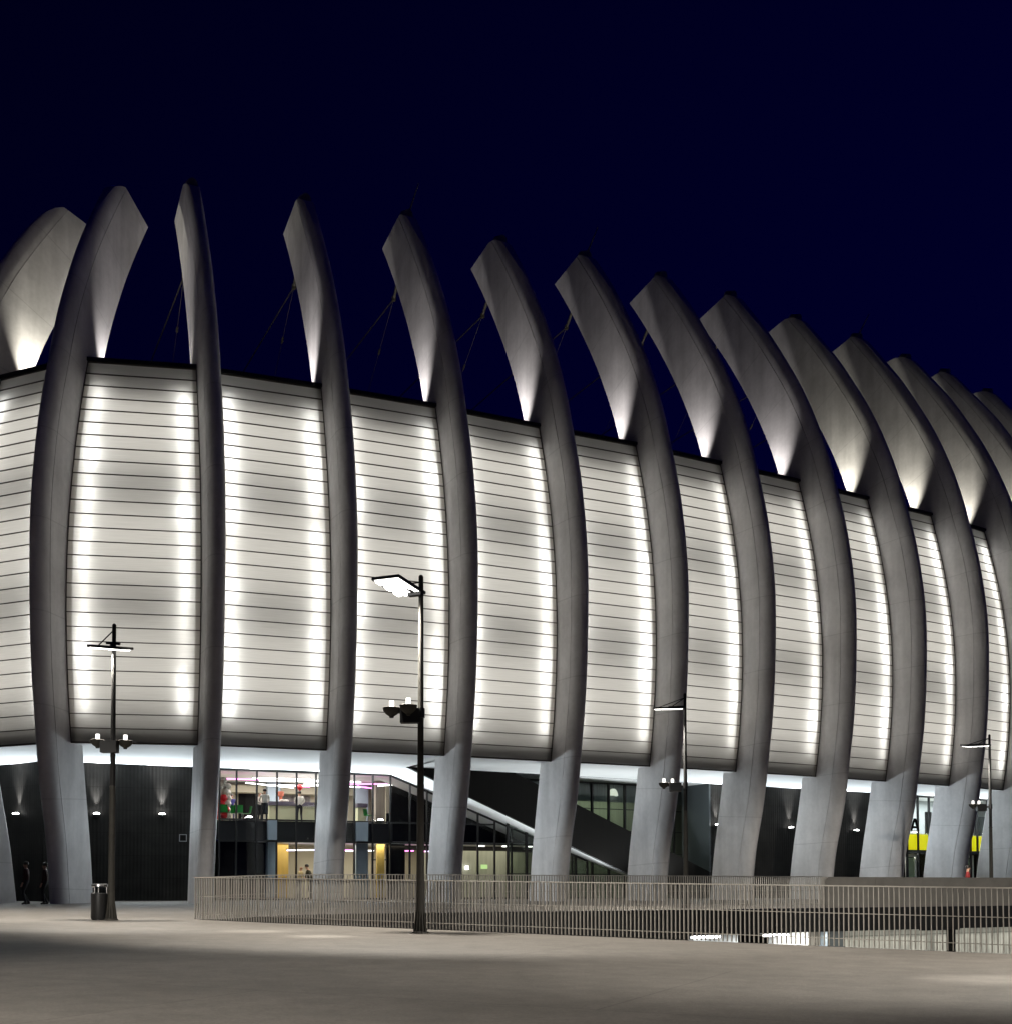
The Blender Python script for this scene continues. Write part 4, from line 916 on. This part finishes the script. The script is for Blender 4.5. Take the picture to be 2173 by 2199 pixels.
# ------------------------------------------------------------------ railings and parapet
def railing(lab, Pf, zf_, u0, u1, panel=2.16, sp=.09, H=1.1):
    o = thing('railing', lab, 'railing', tuple(Pf(u0, zf_(u0))))
    n = round((u1 - u0) / panel); d = (Pf(1) - Pf(0)).normalized(); nn = V2(-d.y, d.x)
    for i in range(n):
        a, b_ = u0 + (u1 - u0) * i / n, u0 + (u1 - u0) * (i + 1) / n; mb = MB(); m = round((b_ - a) / sp)
        for q in range(m):
            u = a + (q + .5) * (b_ - a) / m; z = zf_(u); mb.box(Pf(u, z + .015 + (H - .03) / 2), (.012, .045, H - .03), (d, nn, up))
        mb.build('bar_panel', M['fence'], o)
        rl = MB()
        for h, s in ((H - .012, .024), (.60, .014), (.15, .014)):
            p, q = Pf(a, zf_(a) + h), Pf(b_, zf_(b_) + h); dd = (q - p).normalized(); rl.box((p + q) / 2, ((q - p).length, .05 if s > .02 else .016, s), (dd, nn, nn.cross(dd) * -1))
        rl.build('rail', M['fence'], o)
    return o
railing('near steel bar railing along the plaza, standing behind the nearest lamp post', lambda u, z=0: P1(u, z, .06), zf1, 0, 30)
railing('far steel bar railing on the arena side, ending at the stone parapet', lambda u, z=0: P2(u, z, .12), fz, .1, 21.8)
pp = thing('parapet', 'stone parapet on the right with vertical joints, beyond the near railing', 'parapet', tuple(P2(22, 0)))
mb = MB(); u = 21.9
while u < 60:
    w_ = 2.38; mb.box(P2(u + w_ / 2, .02, .12), (w_ - .014, .24, 2.02 * 1.0), (d2, V2(-d2.y, d2.x), up)) if False else mb.box(P2(u + w_ / 2, .515, .12), (w_ - .014, .24, 1.03), (d2, V2(-d2.y, d2.x), up)); u += w_
mb.build('stone_panels', M['parapet'], pp)
mb = MB(); mb.box(P2((21.9 + 60) / 2, 1.055, .12), (38, .3, .05), (d2, V2(-d2.y, d2.x), up)); mb.build('parapet_cap', M['parapet'], pp)

# ------------------------------------------------------------------ lamp posts
def lamp_post(loc, label, head, bracket, H=7.4, power=3900, aim_off=(.5, 1.1, 0), cone=116, blend=.3, shaded_top=True):
    o = thing('lamp_post', label, 'lamp post', tuple(loc), 'plaza lamp posts'); L = Vector(loc)
    mb = MB(); mb.tube(L + up * .02, L + up * (H * .45), .088, .07, 16); hi = 1 if shaded_top else 0; mb.tube(L + up * (H * .45), L + up * H, .066, .05, 16, mi=hi); mb.lathe(L + up * H, [(.05, 0), (.03, .03), (.001, .04)], 12, mi=hi); mb.lathe(L + up * (H * .45), [(.075, -.03), (.08, 0), (.07, .03)], 16); mb.build('pole', [M['pole'], M['pole_shaded']], o, smooth=True)
    mb = MB()
    for i in range(12):
        a = i / 12 * 2 * math.pi; d = V2(math.cos(a), math.sin(a)); t = V2(-math.sin(a), math.cos(a)) * .012
        q = [L + d * .08 + up * .55, L + d * .15, L + d * .07]
        mb.face([p + t for p in q]); mb.face([p - t for p in q][::-1]); mb.face([q[0] - t, q[1] - t, q[1] + t, q[0] + t])
    mb.lathe(L, [(.17, 0), (.17, .03), (.09, .05)], 20); mb.build('base_flare', M['pole'], o)
    # head: flat tray of lamp modules, corner A + e1 (width) + e2 (depth)
    cA, e1, e2 = L + up * H + Vector(head[0]), Vector(head[1]), Vector(head[2]); n1 = e1.normalized(); nn = e1.cross(e2).normalized()
    if nn.z < 0: nn = -nn
    e2n = nn.cross(n1).normalized(); 
    if e2n.dot(e2) < 0: e2n = -e2n
    cen = cA + (e1 + e2) / 2
    mb = MB(); mb.box(cen + nn * .05, (e1.length, e2.length, .025), (n1, e2n, nn)); 
    for f in (-.5, .5):
        mb.box(cen + n1 * (e1.length * f) + nn * .035, (.03, e2.length - .03, .065), (n1, e2n, nn))
        mb.box(cen + e2n * (e2.length * f) + nn * .036, (e1.length + .03, .03, .06), (n1, e2n, nn)); hd = mb.build('lamp_head', M['dark'], o)
    nx, ny = 4, 3
    for i in range(nx):
        for q in range(ny):
            c = cen + n1 * (e1.length * ((i + .5) / nx - .5)) + e2n * (e2.length * ((q + .5) / ny - .5)); sx, sy = e1.length / nx * .43, e2.length / ny * .43
            mb = MB(); t = [c + n1 * a * sx + e2n * b_ * sy + nn * .035 for a, b_ in ((-1, -1), (1, -1), (1, 1), (-1, 1))]; w = [c + n1 * a * sx * .6 + e2n * b_ * sy * .6 - nn * .03 for a, b_ in ((-1, -1), (1, -1), (1, 1), (-1, 1))]
            mb.hexa(w, t); mb.build('lamp_module', M['lampglow'], hd)
    ar = MB(); top = L + up * (H - .16)
    for f in (.15, .6):
        e = cA + e1 * f + e2 * .5 + nn * .06
        ar.tube(top + up * .04 + n1 * f * .0, e, .016, n=6)
    ar.box(L + up * (H - .42) + (cen - L - up * (H - .42)) * .25, (.34, .10, .07), (n1, e2n, nn)); ar.tube(L + up * (H - .42), cen + nn * .07, .028, n=8)
    ar.build('head_arm', M['dark'], o)
    # lower bracket with two bowl uplights
    z, boxo, bowls = bracket
    mb = MB(); c = L + up * z + Vector(boxo); mb.box(c, (.40, .26, .30)); mb.tube(L + up * z, c, .04, n=8); mb.tube(L + up * (z + .1), L + up * (z - .1), .085, n=12); mb.build('control_box', M['dark'], o)
    for bw in bowls:
        q = L + up * z + Vector(bw); mb = MB(); mb.lathe(q, [(.001, -.16), (.045, -.155), (.05, -.125), (.12, -.08), (.17, -.02), (.185, .05), (.165, .06), (.13, .04), (.001, .03)], 18); mb.tube(c + Vector((0, 0, .1)), q - up * .04, .025, n=6)
        b_ = mb.build('uplight_bowl', M['pole'], o, smooth=True)
        mb = MB(); mb.lathe(q + up * .05, [(.048, 0), (.05, .13), (.045, .15), (.001, .152)], 12); mb.build('bulb', M['candle'], b_, smooth=True)
    if power:
        hv = Vector((cen.x - L.x, cen.y - L.y, 0)); light('post_beam', 'SPOT', cen - nn * .12 + hv * .8, power, (1, .95, .85), o, .25, aim=Vector((cen.x, cen.y, 0)) + Vector(aim_off), spot=R(cone), blend=blend)
    return o
def gl_(x, y): return Vector((x, y, gz(x, y)))
pm = gl_(-1.765, 24.8)
lamp_post(pm, 'nearest lamp post, in front of the near railing, with its lamp tray seen from below', ((-.95, -.32, -.16), (.567, -.364, -.033), (.416, .8, -.156)), (4.56 - pm.z - .2, (-.22, -.02, -.06), ((-.60, -.05, .05), (-.24, -.22, .08))), H=7.2 - pm.z + .02, shaded_top=False)
pl_ = gl_(-9.86, 30.0)
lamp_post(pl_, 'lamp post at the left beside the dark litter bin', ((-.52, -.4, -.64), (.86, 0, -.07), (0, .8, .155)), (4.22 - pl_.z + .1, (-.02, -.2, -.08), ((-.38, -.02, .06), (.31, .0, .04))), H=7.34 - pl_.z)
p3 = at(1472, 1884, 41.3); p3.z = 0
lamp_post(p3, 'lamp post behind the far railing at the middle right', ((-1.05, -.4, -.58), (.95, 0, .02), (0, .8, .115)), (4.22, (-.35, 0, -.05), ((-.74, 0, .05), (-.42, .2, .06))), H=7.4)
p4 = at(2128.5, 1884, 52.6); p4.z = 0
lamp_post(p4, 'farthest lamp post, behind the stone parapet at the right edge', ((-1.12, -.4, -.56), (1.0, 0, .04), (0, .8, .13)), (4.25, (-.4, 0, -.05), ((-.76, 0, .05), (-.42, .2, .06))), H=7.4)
outs = [(11.2, 16.6, 4300, 'lamp post standing just outside the right edge of the view', (-3.0, 1.6, 0), 104, .35), (-18.5, 33.0, 3900, 'lamp post standing outside the left edge of the view', (.5, 1.1, 0), 116, .3),
        (-6.4, 3.6, 5200, 'lamp post standing left of and behind the camera', (3.0, 4.4, 0), 80, .5),
        (-12.0, -13.0, 38000, 'leftmost lamp post of the row behind the camera', (1.0, 43, 0), 15, .6), (3.0, -14.0, 38000, 'middle lamp post of the row behind the camera', (1.0, 43, 0), 15, .6), (15.0, -14.0, 75000, 'rightmost lamp post of the row behind the camera', (1.6, 50, 0), 17, .6)]
for x, y, pw, lab, ao, cn, bl_ in outs:
    q = gl_(x, y); lamp_post(q, lab, ((-.94, -.35, -.17), (.62, .0, .0), (.1, .85, 0)), (4.5, (-.22, -.02, -.06), ((-.60, -.05, .05), (-.24, -.22, .08))), H=7.4, power=pw, aim_off=ao, cone=cn, blend=bl_)
# narrow accent beams of the nearest post and of the one outside the right edge
for src, (px, py, d_) in ((pm, (546, 2017, 25.0)), (pm, (690, 2028, 23.2)), (gl_(11.2, 16.6), (2135, 2092, 14.6))):
    t_ = at(px, py, d_); t_.z = gz(t_.x, t_.y); light('accent_beam', 'SPOT', src + up * 7.0 + Vector((-.5, .1, -.2)), 2600, (1, .96, .86), None, .05, aim=t_, spot=R(13), blend=1.0)
# litter bin beside the left post
q = gl_(-10.18, 30.1); bn = thing('litter_bin', 'dark cylindrical litter bin with a steel ash ring beside the left lamp post', 'litter bin', tuple(q))
mb = MB(); mb.lathe(q, [(.001, .02), (.2, .02), (.215, .06), (.215, .66), (.2, .68), (.001, .66)], 24); mb.build('bin_body', M['dark'], bn, smooth=True)
mb = MB()
for a in (0, 2.1, 4.2): mb.tube(q + V2(math.cos(a), math.sin(a)) * .17 + up * .66, q + V2(math.cos(a), math.sin(a)) * .17 + up * .86, .014, n=6)
mb.build('bin_support', M['chrome'], bn)
mb = MB(); mb.lathe(q + up * .84, [(.001, -.02), (.17, -.02), (.205, .0), (.205, .05), (.16, .07), (.001, .05)], 24); mb.build('ash_tray', M['chrome'], bn, smooth=True)
mb = MB(); mb.lathe(q, [(.19, 0), (.19, .02)], 20); mb.build('bin_base', M['dark'], bn)

# ------------------------------------------------------------------ sky, camera, render
w = bpy.data.worlds.new('World'); scn.world = w; w.use_nodes = True; nt = w.node_tree; L = nt.links.new
bg = nt.nodes['Background']
tc = nt.nodes.new('ShaderNodeTexCoord'); sp = nt.nodes.new('ShaderNodeSeparateXYZ'); L(tc.outputs['Generated'], sp.inputs[0])
ma = nt.nodes.new('ShaderNodeMath'); ma.operation = 'MULTIPLY_ADD'; ma.inputs[1].default_value = .55; L(sp.outputs[0], ma.inputs[0])
m2 = nt.nodes.new('ShaderNodeMath'); m2.operation = 'MULTIPLY_ADD'; m2.inputs[1].default_value = -.75; m2.inputs[2].default_value = .78; L(sp.outputs[2], m2.inputs[0]); L(m2.outputs[0], ma.inputs[2])
rp_ = nt.nodes.new('ShaderNodeValToRGB'); rp_.color_ramp.elements[0].position = .05; rp_.color_ramp.elements[0].color = (.0002, .0002, .0062, 1); rp_.color_ramp.elements[1].position = .85; rp_.color_ramp.elements[1].color = (.0003, .0003, .0225, 1)
L(ma.outputs[0], rp_.inputs[0]); L(rp_.outputs[0], bg.inputs[0]); bg.inputs[1].default_value = 1.0
cam = bpy.data.cameras.new('camera'); co = bpy.data.objects.new('camera', cam); col.objects.link(co); scn.camera = co
co.location = (0, 0, ZC); co.rotation_euler = (R(90) + TH, 0, 0)
cam.sensor_fit = 'HORIZONTAL'; cam.sensor_width = 36; cam.lens = F / 2173 * 36; cam.shift_x = 0; cam.shift_y = (CY - 1099.5) / 2173
cam.clip_end = 5000; cam.clip_start = .1
scn.view_settings.view_transform = 'Standard'; scn.view_settings.look = 'None'; scn.view_settings.exposure = 0; scn.view_settings.gamma = 1
scn.render.engine = 'CYCLES'
cy = scn.cycles; cy.use_denoising = True; cy.max_bounces = 7; cy.diffuse_bounces = 4; cy.glossy_bounces = 3; cy.transmission_bounces = 5; cy.transparent_max_bounces = 10; cy.sample_clamp_indirect = 4; cy.use_light_tree = True
cy.caustics_reflective = False; cy.caustics_refractive = False
